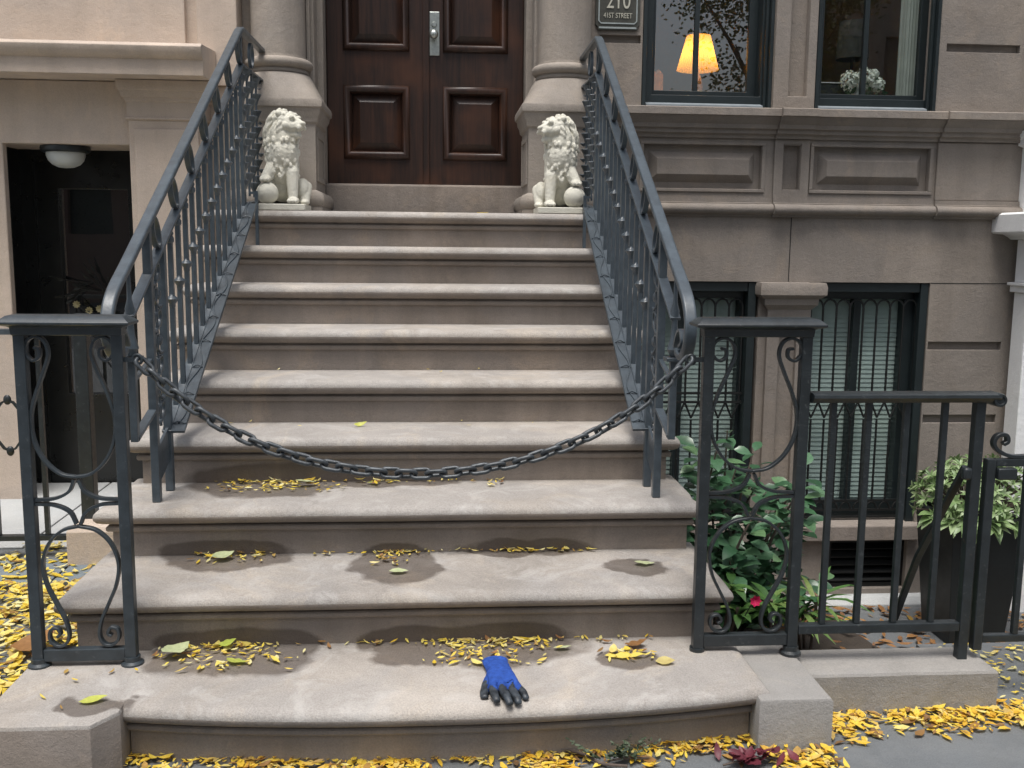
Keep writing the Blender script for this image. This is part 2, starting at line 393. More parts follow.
# ------------------------------------------------------------------ the stoop
stoop = thing('stone_stoop', 'broad brownstone stoop of nine worn steps rising to the double door', 'stoop', (.89, 0, 0))
RY = [None, None, .487, .865, 1.2, 1.5, 1.8, 2.1, 2.4, 2.7]
SX0, SX1 = -.135, 1.908
NOSE = [(.000, -.090), (.012, -.088), (.016, -.082), (.016, -.072), (.012, -.067), (.004, -.065), (.004, -.059), (.022, -.057), (.036, -.050), (.043, -.040), (.045, -.029), (.042, -.017), (.034, -.008), (.022, -.002), (.010, .0)]
def jitter_outline(pts, step=.045, amp=.0015, seed=0):
    out = []
    for i, p in enumerate(pts):
        a = Vector(p); b = Vector(pts[(i + 1) % len(pts)]); n = max(1, int((b - a).length / step))
        for k in range(n):
            q = a.lerp(b, k / n)
            w = amp if k else 0
            ch = max(0, noise.noise((q.x * 7 + seed, q.y * 7, seed * 1.7)) - .42) * .035 if k else 0
            e = (b - a).normalized()
            out.append((q.x + noise.noise((q.x * 3, q.y * 3, i + seed)) * w - e.y * ch, q.y + noise.noise((q.x * 3 + 9, q.y * 3, i + seed)) * w + e.x * ch))
    return out
for k in range(2, 10):
    z1 = .18 * k; z0 = z1 - .18; back = 3.3 if k == 9 else RY[k + 1] + .06
    x0, x1 = SX0, SX1
    if k >= 4: x0 += .012; x1 -= .005
    ol = jitter_outline([(x0, RY[k]), (x1, RY[k]), (x1, back), (x0, back)], amp=.004, seed=k * 3.3)
    m = MB(); m.stack(ol, [(0, z0 + .0005 if k > 2 else 0)] + [(o * (1.15 if k < 4 else 1), z1 + dz) for o, dz in NOSE])
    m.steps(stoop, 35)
# solid core under the flight (so that the sides read as masonry)
m = MB()
for k in range(2, 9):
    m.box(SX0 + .02, SX1 - .02, RY[k + 1] + .05, 3.24, .18 * (k - 1) - (.78 if k == 2 else 0), .18 * k - .08)
m.build('core', M['step'], stoop, smooth=0)
# bottom step, bowed forward between its two end blocks
pts = []
for i in range(25):
    x = .131 + (1.925 - .131) * i / 24; u = (x - 1.0) / .9
    pts.append((x, .055 + .075 * abs(u) ** 2.4))
ol = pts + [(1.925, .56), (.131, .56)]
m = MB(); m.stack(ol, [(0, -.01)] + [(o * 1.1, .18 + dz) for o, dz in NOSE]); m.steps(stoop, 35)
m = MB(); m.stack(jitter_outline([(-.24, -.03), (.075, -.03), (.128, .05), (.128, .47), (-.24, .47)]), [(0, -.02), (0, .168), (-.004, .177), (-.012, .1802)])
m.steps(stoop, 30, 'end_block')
m = MB(); m.stack(jitter_outline([(1.928, .055), (2.147, .055), (2.147, .50), (1.928, .50)]), [(0, -.02), (0, .150), (-.004, .158), (-.012, .1615)])
m.build('end_block', M['block'], stoop, smooth=30)
m = MB(); m.stack(jitter_outline([(-.66, 1.84), (-.33, 1.84), (-.33, 2.1), (-.66, 2.1)], .1, .006), [(0, -.01), (0, .16), (-.012, .18), (-.03, .186)])
tag(m.build('stone_block', M['pink'], smooth=30), 'small pinkish stone block on the ground beside the stoop, left', 'block')
m = MB(); m.stack(jitter_outline([(2.15, .27), (2.775, .27), (2.775, .468), (2.15, .468)]), [(0, -.02), (0, .125), (-.005, .133), (-.014, .136)])
tag(m.build('stone_kerb', M['block'], smooth=30), 'low grey stone kerb under the iron area fence', 'kerb')

# ------------------------------------------------------------------ house 210
house = thing('brownstone_house', 'grey brown rowhouse front with columns, panelled door and dark green windows', 'house', (2.2, 3.25, 0))
F = 3.25
W1 = (2.177, 2.948); W2 = (3.205, 3.945)
holes = [(.262, 1.575, 1.0, 6), (W1[0], W1[1], 2.249, 4.4), (W2[0], W2[1], 2.249, 4.4), (2.04, 2.93, -.25, 1.2485), (3.235, 3.99, -.25, 1.2485), (3.45, 3.955, -.68, -.365), (2.2, 2.75, -.68, -.365),
         (2.20, 2.905, 1.795, 2.045), (3.22, 3.93, 1.795, 2.045), (3.035, 3.135, 1.795, 2.05),
         (1.925, 2.165, 2.608, 2.652), (3.99, 4.44, 2.606, 2.652), (4.0, 4.468, .84, .89), (4.0, 4.47, .384, .435), (4.0, 4.475, -.025, .022), (3.04, 3.15, 2.33, 4.4)]
m = MB(); m.wall(-.085, 4.56, -.8, 5.2, F, F + .10, holes); m.build('wall', M['stone'], house, smooth=0, bevel=.0035)
# backs of the sunk panels and joints
for h in holes[7:]: MB().box(h[0] - .02, h[1] + .02, F + .035, F + .098, h[2] - .02, h[3] + .02).build('sunk_field', M['stone'], house, smooth=0)
m = MB(); m.wall(-.085, 4.56, -.8, 5.2, F + .102, F + .28, holes[:7]); m.build('wall_core', M['stone'], house, smooth=0)
# raised chamfered panels under the two upper windows
for (a, b) in ((2.235, 2.872), (3.255, 3.895)):
    m = MB(); p0 = [(a, F + .036, 1.83), (b, F + .036, 1.83), (b, F + .036, 2.01), (a, F + .036, 2.01)]; e = .045
    p1 = [(a + e, F - .012, 1.83 + e), (b - e, F - .012, 1.83 + e), (b - e, F - .012, 2.01 - e), (a + e, F - .012, 2.01 - e)]
    m.rings([p0, p1]); m.build('raised_panel', M['stone'], house, smooth=0, bevel=.002)
# narrow beads round the sunk fields
m = MB()
for (a, b, c, d) in holes[7:10]:
    for (x0, x1, z0, z1) in ((a - .022, b + .022, c - .02, c - .001), (a - .022, b + .022, d + .001, d + .018), (a - .022, a - .001, c - .001, d + .001), (b + .001, b + .022, c - .001, d + .001)):
        m.box(x0, x1, F - .010, F + .01, z0, z1)
m.build('panel_bead', M['stone'], house, smooth=0, bevel=.003)
# string course under the windows and the torus below it
def course(x0, x1, e=0):
    pr = [(F + .02, 2.2485), (F - 0.1144 - e, 2.2485), (F - 0.1196 - e, 2.244), (F - 0.1196 - e, 2.205), (F - 0.1040 - e, 2.200), (F - 0.0858 - e, 2.176), (F - 0.0676 - e, 2.160), (F - 0.0624 - e, 2.138), (F - 0.0442 - e, 2.132),
          (F - 0.0416 - e, 2.112), (F - 0.0208 - e, 2.104), (F - 0.0156 - e, 2.086), (F + .02, 2.084)]
    return MB().mould(x0, x1, pr)
def torus_course(x0, x1, e=0):
    pr = [(F + .02, 1.742), (F - .014 - e, 1.742), (F - .014 - e, 1.716), (F - .022 - e, 1.712)]
    pr += [(F - .02 - e - .034 * math.cos(t), 1.678 + .031 * math.sin(t)) for t in [PI / 2 - PI * i / 8 for i in range(9)]]
    pr += [(F - .014 - e, 1.644), (F - .014 - e, 1.635), (F + .02, 1.633)]
    return MB().mould(x0, x1, pr)
for (a, b, e) in ((1.87, 2.9755, 0), (2.9765, 3.1895, .02), (3.1905, 3.968, 0), (3.969, 4.50, .018)):
    course(a, b, e).build('string_course', M['stone'], house, smooth=30)
    torus_course(a, b, e).build('torus_course', M['stone'], house, smooth=50)
# pilaster between the upper windows, right pier
m = MB(); m.wall(2.952, 3.20, 2.2495, 4.4, F - .02, F - .001, [(3.04, 3.15, 2.33, 4.3)]); m.build('window_pilaster', M['stone'], house, smooth=0, bevel=.004)
m = MB(); m.wall(3.972, 4.50, 1.743, 2.083, F - .018, F - .001); m.build('pier_face', M['stone'], house, smooth=0, bevel=.004)
m = MB(); m.wall(2.978, 3.188, 1.743, 2.083, F - .016, F - .0115, [(3.03, 3.14, 1.785, 2.06)]); m.build('pilaster_face', M['stone'], house, smooth=0)
# fine vertical and horizontal joints
m = MB(); m.box(3.101, 3.106, F - .0015, F + .01, 1.252, 1.632); m.box(3.992, 4.5, F - .0015, F + .01, 1.2465, 1.2505); m.build('joint', M['black'], house, smooth=0)
# plinth course of the basement, window sills
m = MB(); m.mould(2.0, 4.52, [(F + .05, -.80), (F - .09, -.80), (F - .09, -.755), (F - .05, -.715), (F + .05, -.712)]); m.build('plinth_course', M['slab'], house, smooth=0, bevel=.006)
for (a, b) in ((2.0, 2.955), (3.22, 4.017)):
    m = MB(); m.mould(a, b, [(F + .25, -.238), (F - .055, -.251), (F - .062, -.258), (F - .062, -.348), (F + .25, -.35)]); m.build('sill', M['step'], house, smooth=0, bevel=.005)
# pier between the basement windows with its cap
m = MB(); m.wall(2.978, 3.236, -.25, 1.008, F - .03, F - .001, [(3.055, 3.16, -.3, .96)]); m.build('basement_pier', M['stone'], house, smooth=0, bevel=.004)
m = MB(); c = [(2.978, F - .03), (3.236, F - .03), (3.236, F + .06), (2.978, F + .06)]
m.stack(c, [(.004, 1.008), (.004, 1.085), (.012, 1.092), (.018, 1.10), (.034, 1.115), (.038, 1.15), (.055, 1.160), (.072, 1.175), (.074, 1.22), (.066, 1.247)])
m.build('pier_cap', M['stone'], house, smooth=30)
# door surround: stepped jambs, threshold
for s in (-1, 1):
    cx = .928
    m = MB()
    for (a, b, y0, y1) in ((.666, .74, F + .002, F + .10), (.632, .74, F + .1005, F + .26), (.598, .74, F + .2605, F + .52)):
        m.box(*sorted((cx + s * a, cx + s * b)), y0 + .0005, y1, 1.622, 5.0)
    m.box(*sorted((cx + s * .646, cx + s * .67)), F + .03, F + .075, 1.622, 5.0)
    m.build('door_jamb', M['column'], house, smooth=0, bevel=.006)
m = MB(); m.box(.331, 1.525, 3.46, 3.8, 1.6205, 1.806); m.build('threshold', M['step'], house, smooth=0, bevel=.012)
m = MB(); m.box(.2, 1.7, 3.86, 3.95, 1.5, 5.2); m.box(.25, 1.6, F + .02, F + .6, 4.3, 4.5); m.build('lobby_wall', M['dark_room'], house, smooth=0)
# columns on pedestals
def column(cx):
    cy = 3.215
    col = MB().lathe(cx, cy, [(.150, 2.44), (.149, 2.5), (.147, 3.2), (.143, 4.6), (.143, 5.0)], 48).build('column', M['column'], house, smooth=30)
    pr = [(.150, 2.375), (.158, 2.378), (.163, 2.386), (.163, 2.395), (.158, 2.402)] + [(.158 + .03 * math.cos(t), 2.432 + .028 * math.sin(t)) for t in [-PI / 2 + PI * i / 10 for i in range(11)]] + [(.152, 2.462), (.150, 2.475)]
    MB().lathe(cx, cy, pr, 48).build('column_base', M['column'], col, smooth=40)
    # flare from round to square
    n = 48; rings = []
    for t, z in ((0, 2.374), (.15, 2.362), (.4, 2.325), (.7, 2.28), (.9, 2.245), (1, 2.222)):
        ring = []
        for k in range(n):
            a = 2 * PI * k / n + PI / 4; c_, s_ = math.cos(a), math.sin(a)
            sq = .250 / max(abs(c_), abs(s_)); sq = min(sq, .32); rd = .172
            r = rd + (sq - rd) * t ** 1.2
            ring.append((cx + r * c_, cy + r * s_, z))
        rings.append(ring)
    MB().rings(rings).build('column_flare', M['column'], col, smooth=35)
    o = [(cx - .22, cy - .22), (cx + .22, cy - .22), (cx + .22, cy + .22), (cx - .22, cy + .22)]
    MB().stack(o, [(.038, 2.222), (.042, 2.207), (.040, 2.182), (.030, 2.174), (.026, 2.150), (.016, 2.130), (.012, 2.105), (.006, 2.098), (.0, 2.092),
                   (.0, 1.742), (.008, 1.738), (.03, 1.728), (.044, 1.708), (.047, 1.685), (.040, 1.662), (.030, 1.652), (.034, 1.648), (.034, 1.622)][::-1]).build('pedestal', M['column'], col, smooth=30)
    for sx in (-1, 1):   # thin frame strips on the pedestal faces
        m = MB()
        for (y0, y1, z0, z1) in ((cy - .17, cy + .17, 1.79, 1.82), (cy - .17, cy + .17, 2.03, 2.06), (cy - .17, cy - .13, 1.8205, 2.0295), (cy + .13, cy + .17, 1.8205, 2.0295)):
            m.box(*sorted((cx + sx * .2195, cx + sx * .228)), y0, y1, z0, z1)
        m.build('pedestal_frame', M['column'], col, smooth=0, bevel=.003)
column(.117); column(1.722)
# door leaves
def door_leaf(x0, x1, handle=False):
    d = MB(); Y = 3.65
    P = [(x0 + .125, x1 - .125, 1.995, 2.375), (x0 + .125, x1 - .125, 2.635, 4.05)]
    d.wall(x0, x1, 1.809, 4.25, Y, Y + .055, P)
    leaf = d.build('door', M['wood'], house, smooth=0, bevel=.003)
    for (a, b, c, e) in P:
        MB().box(a - .01, b + .01, Y + .03, Y + .05, c - .01, e + .01).build('door_panel_back', M['wood'], leaf, smooth=0)
        m = MB(); i = .07
        m.rings([[(a + .02, Y + .031, c + .02), (b - .02, Y + .031, c + .02), (b - .02, Y + .031, e - .02), (a + .02, Y + .031, e - .02)],
                 [(a + i, Y + .006, c + i), (b - i, Y + .006, c + i), (b - i, Y + .006, e - i), (a + i, Y + .006, e - i)]])
        m.build('door_panel', M['wood'], leaf, smooth=0, bevel=.002)
        m = MB()   # bolection moulding, mitred
        prof = [(-.030, .002), (-.026, -.016), (-.012, -.024), (.004, -.020), (.014, -.006), (.020, .012), (.022, .028)]
        rings = []
        for (u, dy) in prof: rings.append([(a + u, Y + dy, c + u), (b - u, Y + dy, c + u), (b - u, Y + dy, e - u), (a + u, Y + dy, e - u)])
        m.rings(rings, cap=False); m.build('door_moulding', M['wood'], leaf, smooth=50)
    if handle:
        m = MB(); m.box(.951, 1.012, Y - .006, Y + .002, 2.585, 2.84); pl = m.build('handle_plate', M['steel'], leaf, smooth=0, bevel=.003)
        m = MB(); m.lathe_axis((.978, Y - .005, 2.70), (0, -1, 0), [(.012, 0), (.011, .03), (.020, .034), (.027, .044), (.027, .056), (.018, .066), (.004, .069)], 20); m.build('knob', M['steel'], pl, smooth=60)
        m = MB(); m.lathe_axis((.980, Y - .005, 2.765), (0, -1, 0), [(.016, 0), (.016, .006), (.013, .010), (.004, .010)], 20); m.build('lock', M['steel'], pl, smooth=40)
    return leaf
door_leaf(.335, .926); lf = door_leaf(.936, 1.523, True)
m = MB(); m.box(.912, .95, 3.634, 3.649, 1.812, 4.25); m.build('door_astragal', M['wood'], lf, smooth=0, bevel=.004)

# upper windows
def upper_window(x0, x1, g0, g1, mull):
    fr = MB(); Yg = 3.38
    fr.wall(x0 + .001, x1 - .001, 2.2505, 4.39, F + .06, F + .16, [(g0 - .035, g1 + .05, 2.335, 4.3)])
    fr.wall(g0 - .055, g1 + .06, 2.275, 4.35, F + .1605, F + .20, [(g0, g1, 2.375, 4.2)])
    w = fr.build('window', M['green'], house, smooth=0, bevel=.003)
    # moulded reveal on the right-hand side
    m = MB(); m.box(x1 - .022, x1 - .002, F - .006, F + .0595, 2.2505, 4.39); m.box(x1 - .04, x1 - .0225, F + .03, F + .0595, 2.2505, 4.39)
    m.box(x0 + .002, x0 + .024, F - .006, F + .0595, 2.2505, 4.39); m.build('window_frame', M['green'], w, smooth=0, bevel=.003)
    m = MB(); m.mould(x0 + .03, x1 - .045, [(F + .058, 2.262), (F + .01, 2.262), (F + .01, 2.276), (F + .058, 2.29)]); m.build('window_ledge', M['sill_wood'], w, smooth=0, bevel=.002)
    m = MB(); m.box(mull - .014, mull + .014, F + .165, F + .197, 2.376, 4.2); m.build('mullion', M['green'], w, smooth=0)
    MB().add([(g0 - .002, Yg + .046, 2.373), (g1 + .002, Yg + .046, 2.373), (g1 + .002, Yg + .046, 4.202), (g0 - .002, Yg + .046, 4.202)], [(0, 1, 2, 3)]).build('pane', M['glass'], w, smooth=0, recalc=False)
    return w
upper_window(W1[0], W1[1], 2.285, 2.847, 2.535); upper_window(W2[0], W2[1], 3.301, 3.90, 3.569)
# the room behind them
m = MB()
def quad(m, a, b, c, d): m.add([a, b, c, d], [(0, 1, 2, 3)])
quad(m, (1.95, 6.2, 1.9), (4.3, 6.2, 1.9), (4.3, 6.2, 4.6), (1.95, 6.2, 4.6))
quad(m, (1.95, 3.5, 1.9), (1.95, 6.2, 1.9), (1.95, 6.2, 4.6), (1.95, 3.5, 4.6)); quad(m, (4.3, 3.5, 1.9), (4.3, 6.2, 1.9), (4.3, 6.2, 4.6), (4.3, 3.5, 4.6))
quad(m, (1.95, 3.5, 1.9), (4.3, 3.5, 1.9), (4.3, 6.2, 1.9), (1.95, 6.2, 1.9)); quad(m, (1.95, 3.5, 4.6), (4.3, 3.5, 4.6), (4.3, 6.2, 4.6), (1.95, 6.2, 4.6))
m.build('room_wall', M['dark_room'], house, smooth=0)
m = MB(); m.box(1.96, 4.25, 3.495, 3.95, 2.30, 2.335); m.build('window_shelf', M['dark_room'], house, smooth=0)
# pale curtains folded beside window two
def curtain(x0, x1, y, z0, z1):
    m = MB(); n = 40; vs = []
    for i in range(n + 1):
        x = x0 + (x1 - x0) * i / n; yy = y + .012 * math.sin(i * 1.5)
        vs += [(x, yy, z0), (x, yy, z1)]
    m.add(vs, [(2 * i, 2 * i + 2, 2 * i + 3, 2 * i + 1) for i in range(n)]); return m
tag(curtain(3.80, 3.98, 3.475, 2.34, 4.3).build('window_curtain', M['curtain'], smooth=60, recalc=False), 'pale gathered curtain at the right edge of the upper right window', 'curtain')
lamp = thing('table_lamp', 'lit table lamp with pleated amber shade behind the upper window', 'lamp', (2.632, 3.75, 2.336))
m = MB(); n = 96
for (r, z) in ((.128, 2.553), (.072, 2.762)):
    for k in range(n):
        a = 2 * PI * k / n; rr = r * (1 + (.025 if k % 2 else -.025)); m.v.append((2.632 + rr * math.cos(a), 3.75 + rr * math.sin(a), z))
for k in range(n): m.f.append((k, (k + 1) % n, n + (k + 1) % n, n + k))
m.build('lamp_shade', M['shade'], lamp, smooth=0, recalc=False)
MB().lathe(2.632, 3.75, [(.005, 2.336), (.055, 2.336), (.052, 2.35), (.022, 2.37), (.03, 2.42), (.036, 2.46), (.022, 2.51), (.010, 2.54), (.008, 2.6)], 24).build('lamp_base', M['brass'], lamp)
MB().sphere((2.632, 3.75, 2.64), .028).build('bulb', M['bulb'], lamp)
# chair back beside the lamp
ch = thing('armchair', 'pinkish rounded chair back at the lower left of the lamp window', 'chair', (2.36, 4.0, 2.336))
m = MB(); m.rings([[(x, y, z) for (x, z) in [(2.25, 2.2), (2.47, 2.2), (2.47, 2.56), (2.44, 2.60), (2.38, 2.55), (2.3, 2.47), (2.25, 2.43)]] for y in (3.98, 4.06)])
m.build('backrest', M['brass'], ch, bevel=.015, smooth=30)
m = MB(); m.box(2.12, 2.46, 3.98, 4.35, 2.1, 2.24); m.build('seat', M['brass'], ch, bevel=.02, smooth=30)
# white flowers and a thin white picture frame in window two
fl = thing('flower_vase', 'white hydrangea blooms in a small vase behind the upper right window', 'flowers', (3.58, 3.55, 2.336))
MB().lathe(3.60, 3.56, [(.01, 2.336), (.045, 2.336), (.05, 2.37), (.03, 2.43), (.04, 2.46)], 20).build('vase', M['frosted'], fl)
m = MB()
for (cx, cz, r) in ((3.54, 2.475, .062), (3.63, 2.49, .066), (3.715, 2.455, .042), (3.69, 2.52, .03)):
    for i in range(260):
        d = Vector((random.gauss(0, 1), random.gauss(0, 1), random.gauss(0, 1))).normalized(); p = Vector((cx, 3.55, cz)) + d * r * random.uniform(.8, 1.05)
        n0 = (d + Vector((random.gauss(0, .4), random.gauss(0, .4), random.gauss(0, .4)))).normalized(); u = n0.orthogonal().normalized() * .0085; w = n0.cross(u)
        m.add([p + u, p + w, p - u, p - w], [(0, 1, 2, 3)])
m.build('blossoms', M['flower'], fl, smooth=0, recalc=False)
m = MB()
for i in range(30):
    p = Vector((random.uniform(3.5, 3.76), 3.56 + random.uniform(-.03, .03), random.uniform(2.38, 2.47))); d = Vector((random.uniform(-1, 1), -.6, random.uniform(-.2, 1))).normalized() * .05; w = d.cross(Vector((0, 1, .3))).normalized() * .014
    m.add([p, p + d * .5 + w, p + d, p + d * .5 - w], [(0, 1, 2, 3)])
m.build('leaves', M['shrub'], fl, smooth=0, recalc=False)
m = MB(); m.bar([(3.34, 3.60, 2.342), (3.57, 3.60, 2.342), (3.585, 3.62, 2.475), (3.36, 3.62, 2.475)], .006, .006, (0, 1, 0), True)
pf = m.build('picture_frame', M['white'], smooth=0); tag(pf, 'thin white empty picture frame leaning at the upper right window', 'picture frame')
MB().add([(3.345, 3.606, 2.345), (3.565, 3.606, 2.345), (3.58, 3.625, 2.472), (3.362, 3.625, 2.472)], [(0, 1, 2, 3)]).build('picture_back', M['black'], pf, smooth=0)
fl2 = thing('floor_lamp', 'dim pale green hanging lampshade deep in the upper right room', 'lamp', (3.98, 4.6, 1.9))
MB().lathe(3.98, 4.6, [(.115, 2.80), (.10, 3.06), (.098, 3.06), (.112, 2.80)], 32).build('lamp_shade', plain('dim_shade', (.30, .36, .35), .8), fl2)
MB().lathe(3.98, 4.6, [(.012, 1.91), (.012, 2.9)], 10).build('lamp_pole', M['black'], fl2)

# basement windows with grilles
def basement_window(x0, x1, g0, g1):
    m = MB(); m.wall(x0 + .001, x1 - .001, -.249, 1.247, F + .10, F + .18, [(g0, g1, -.13, 1.145)])
    m.box(x1 - .05, x1 - .001, F + .01, F + .0995, -.249, 1.247); m.box(x0 + .001, x0 + .02, F + .01, F + .0995, -.249, 1.247); m.box(x0 + .0205, x1 - .0505, F + .02, F + .0995, 1.19, 1.247)
    w = m.build('window', M['green'], house, smooth=0, bevel=.003)
    mm = (g0 + g1) / 2
    m = MB(); m.box(mm - .022, mm + .022, F + .11, F + .17, -.13, 1.145); m.build('mullion', M['green'], w, smooth=0)
    MB().add([(g0, F + .150, -.13), (g1, F + .150, -.13), (g1, F + .150, 1.145), (g0, F + .150, 1.145)], [(0, 1, 2, 3)]).build('pane', M['glass_low'], w, smooth=0, recalc=False)
    m = MB(); z = -.14
    while z < 1.2:
        m.add([(g0 - .02, F + .178, z), (g1 + .02, F + .178, z), (g1 + .02, F + .186, z + .034), (g0 - .02, F + .186, z + .034)], [(0, 1, 2, 3)]); z += .029
    m.box(g0 - .02, g1 + .02, F + .2, F + .202, -.2, 1.2); m.build('blind', M['blind'], w, smooth=0, recalc=False)
    # wrought grille
    g = MB(); Yg = F + .055; p = .0845; n = int((x1 - x0 - .04) / p); xs0 = x0 + (x1 - x0 - n * p) / 2 - .01
    R = .0068
    for i in range(n + 1):
        x = xs0 + i * p
        g.tube([(x, Yg, .565), (x, Yg, 1.09)], R, 6)
        if i < n:
            c = x + p / 2
            g.tube([(c + p / 2 * math.cos(t), Yg, 1.09 + p * .62 * math.sin(t)) for t in [PI * k / 10 for k in range(11)]], R * .9, 6)
            g.tube([(c, Yg, -.12), (c, Yg, .40)], R, 6)
            g.tube([(x, Yg, .51), (c, Yg, .41)], R * .9, 6); g.tube([(c + p / 2, Yg, .51), (c, Yg, .41)], R * .9, 6)
            g.tube([(c + p * .38 * math.cos(t), Yg, -.175 + p * .55 * math.sin(t)) for t in [PI * k / 10 for k in range(11)]], R, 6)
        g.tube([(x, Yg, .51), (x, Yg, .565)], R, 6)
    for zz in (.51, .565, -.12, -.18, -.225): g.box(x0 + .004, x1 - .004, Yg - .006, Yg + .006, zz - .007, zz + .007)
    g.build('grille', M['black'], w, smooth=50)
    return w
basement_window(2.04, 2.915, 2.12, 2.84); basement_window(3.24, 3.988, 3.30, 3.88)
for (a, b) in ((3.45, 3.955), (2.2, 2.75)):
    m = MB(); m.wall(a, b, -.68, -.365, F + .04, F + .06, [(a + .03, b - .03, -.655, -.39)]); m.box(a, b, F + .095, F + .1, -.68, -.365)
    z = -.645
    while z < -.40:
        m.add([(a + .03, F + .042, z), (b - .03, F + .042, z), (b - .03, F + .09, z + .04), (a + .03, F + .09, z + .04)], [(0, 1, 2, 3)]); m.add([(a + .03, F + .042, z + .006), (b - .03, F + .042, z + .006), (b - .03, F + .042, z), (a + .03, F + .042, z)], [(0, 1, 2, 3)]); z += .052
    m.build('vent_louvre', M['black'], house, smooth=0, recalc=False)

# address plaque
pq = thing('address_plaque', 'dark bronze address plaque reading 210 beside the front door', 'sign', (2.03, F, 2.8))
m = MB(); o = [(1.912, 2.675), (2.140, 2.675), (2.140, 2.69), (2.155, 2.705), (2.155, 3.0), (1.897, 3.0), (1.897, 2.705), (1.912, 2.69)]
m.rings([[(x, F - .001, z) for x, z in o], [(x, F - .014, z) for x, z in o]]); m.build('plate', M['bronze'], pq, smooth=0, bevel=.003)
m = MB(); m.bar([(1.93, F - .016, 2.712), (2.122, F - .016, 2.712), (2.135, F - .016, 2.725), (2.135, F - .016, 2.99), (1.917, F - .016, 2.99), (1.917, F - .016, 2.725)], .006, .007, (0, 1, 0), True)
m.bar([(1.918, F - .015, 2.688), (2.134, F - .015, 2.688)], .006, .009, (0, 1, 0)); m.build('rim', M['steel'], pq, smooth=0)
def text(body, size, x, y, z, mat, parent, name, ext=.0025):
    cu = bpy.data.curves.new(name, 'FONT'); cu.body = body; cu.size = size; cu.align_x = 'CENTER'; cu.extrude = ext
    t = bpy.data.objects.new(name, cu); COL.objects.link(t); bpy.context.view_layer.update()
    me = bpy.data.meshes.new_from_object(t.evaluated_get(bpy.context.evaluated_depsgraph_get())); bpy.data.objects.remove(t)
    o = bpy.data.objects.new(name, me); COL.objects.link(o); me.materials.append(mat); o.parent = parent
    o.rotation_euler = (PI / 2, 0, 0); o.location = Vector((x, y, z)) - parent_off(parent); return o
t1 = text('210', .118, 2.028, F - .0165, 2.795, M['letters'], pq, 'numerals'); t1.scale = (.80, 1.1, 1)
t2 = text('41ST STREET', .040, 2.026, F - .0165, 2.742, M['letters'], pq, 'lettering'); t2.scale = (.74, 1, 1)

# ------------------------------------------------------------------ left neighbour
nb = thing('stucco_house', 'pale pinkish stucco neighbouring house with heavy ledge over a dark doorway', 'house', (-1, 3.0, 0))
m = MB(); m.wall(-4.5, -.0875, 2.30, 5.2, 3.10, 3.3, [(-.363, -.301, 2.5, 4.8), (-2.2, -1.6, 2.9, 4.6)])
m.box(-.247, -.0875, 3.12, 3.3, -.02, 2.2995); m.box(-.372, -.292, 3.135, 3.29, 2.5, 4.8)
m.build('wall', M['pink'], nb, smooth=0, bevel=.004)
m = MB(); m.wall(-4.5, -.652, -.02, 2.2995, 3.02, 3.075, [(-1.322, -.652, -.1, 1.968)]); m.build('doorway_wall', M['pink'], nb, smooth=0, bevel=.006)
m = MB(); m.box(-1.46, -1.40, 3.08, 3.5, -.02, 2.1); m.box(-.62, -.56, 3.36, 3.5, -.02, 2.1); m.build('vestibule_wall', M['dark_door'], nb, smooth=0)
MB().box(-1.5, -.56, 3.08, 3.5, 1.97, 2.1).build('vestibule_soffit', M['pink'], nb, smooth=0)
m = MB(); m.box(-.65, -.25, 2.985, 3.35, -.02, 2.2); m.box(-.62, -.28, 2.972, 2.9845, .25, 2.05); m.build('pier', M['pink'], nb, smooth=0, bevel=.005)
m = MB(); c = [(-.65, 2.985), (-.25, 2.985), (-.25, 3.3), (-.65, 3.3)]
m.stack(c, [(.002, 2.095), (.012, 2.10), (.012, 2.108), (.004, 2.114), (.004, 2.19), (.012, 2.195), (.014, 2.212), (.022, 2.214), (.030, 2.232), (.032, 2.246), (.040, 2.249), (.046, 2.270), (.046, 2.2985)]); m.build('pier_cap', M['pink'], nb, smooth=30)
m = MB()
pr = [(3.1, 2.272), (2.8, 2.272), (2.8, 2.372), (2.786, 2.376), (2.770, 2.39), (2.758, 2.41), (2.755, 2.43), (2.775, 2.447), (3.1, 2.47)]
m.mould(-4.5, -.205, [(y, z + (.0305 if z < 2.3 else .012)) for y, z in pr]); m.build('ledge', M['pink'], nb, smooth=30, bevel=.003)
dl = MB(); dl.wall(-1.42, -.60, -.02, 2.1, 3.42, 3.47, [(-1.19, -.80, .55, 1.75)]); d = dl.build('door', M['dark_door'], nb, smooth=0, bevel=.004)
MB().add([(-1.2, 3.445, .54), (-.79, 3.445, .54), (-.79, 3.445, 1.76), (-1.2, 3.445, 1.76)], [(0, 1, 2, 3)]).build('pane', M['glass'], d, smooth=0, recalc=False)
MB().box(-1.42, -.6, 3.55, 3.6, -.02, 2.1).build('hall_wall', M['black'], d, smooth=0)
m = MB(); m.box(-1.36, -1.318, 3.395, 3.419, -.02, 1.968); m.box(-.70, -.652, 3.395, 3.419, -.02, 1.968); m.bar([(-1.15, 3.41, .95), (-.85, 3.41, .95)], .02, .02, (0, 0, 1)); m.build('door_frame', M['dark_door'], d, smooth=0)
cl = thing('ceiling_lamp', 'frosted glass dome lamp under the soffit of the left doorway', 'lamp', (-1.045, 3.16, 1.967))
MB().lathe(-1.045, 3.16, [(.001, 1.966), (.128, 1.966), (.13, 1.955), (.128, 1.940), (.118, 1.932), (.001, 1.932)], 36).build('collar', M['iron_dark'], cl)
MB().lathe(-1.045, 3.16, [(.102, 1.934), (.101, 1.915), (.092, 1.89), (.072, 1.868), (.04, 1.853), (.001, 1.849)], 36).build('dome', M['frosted'], cl, smooth=60)
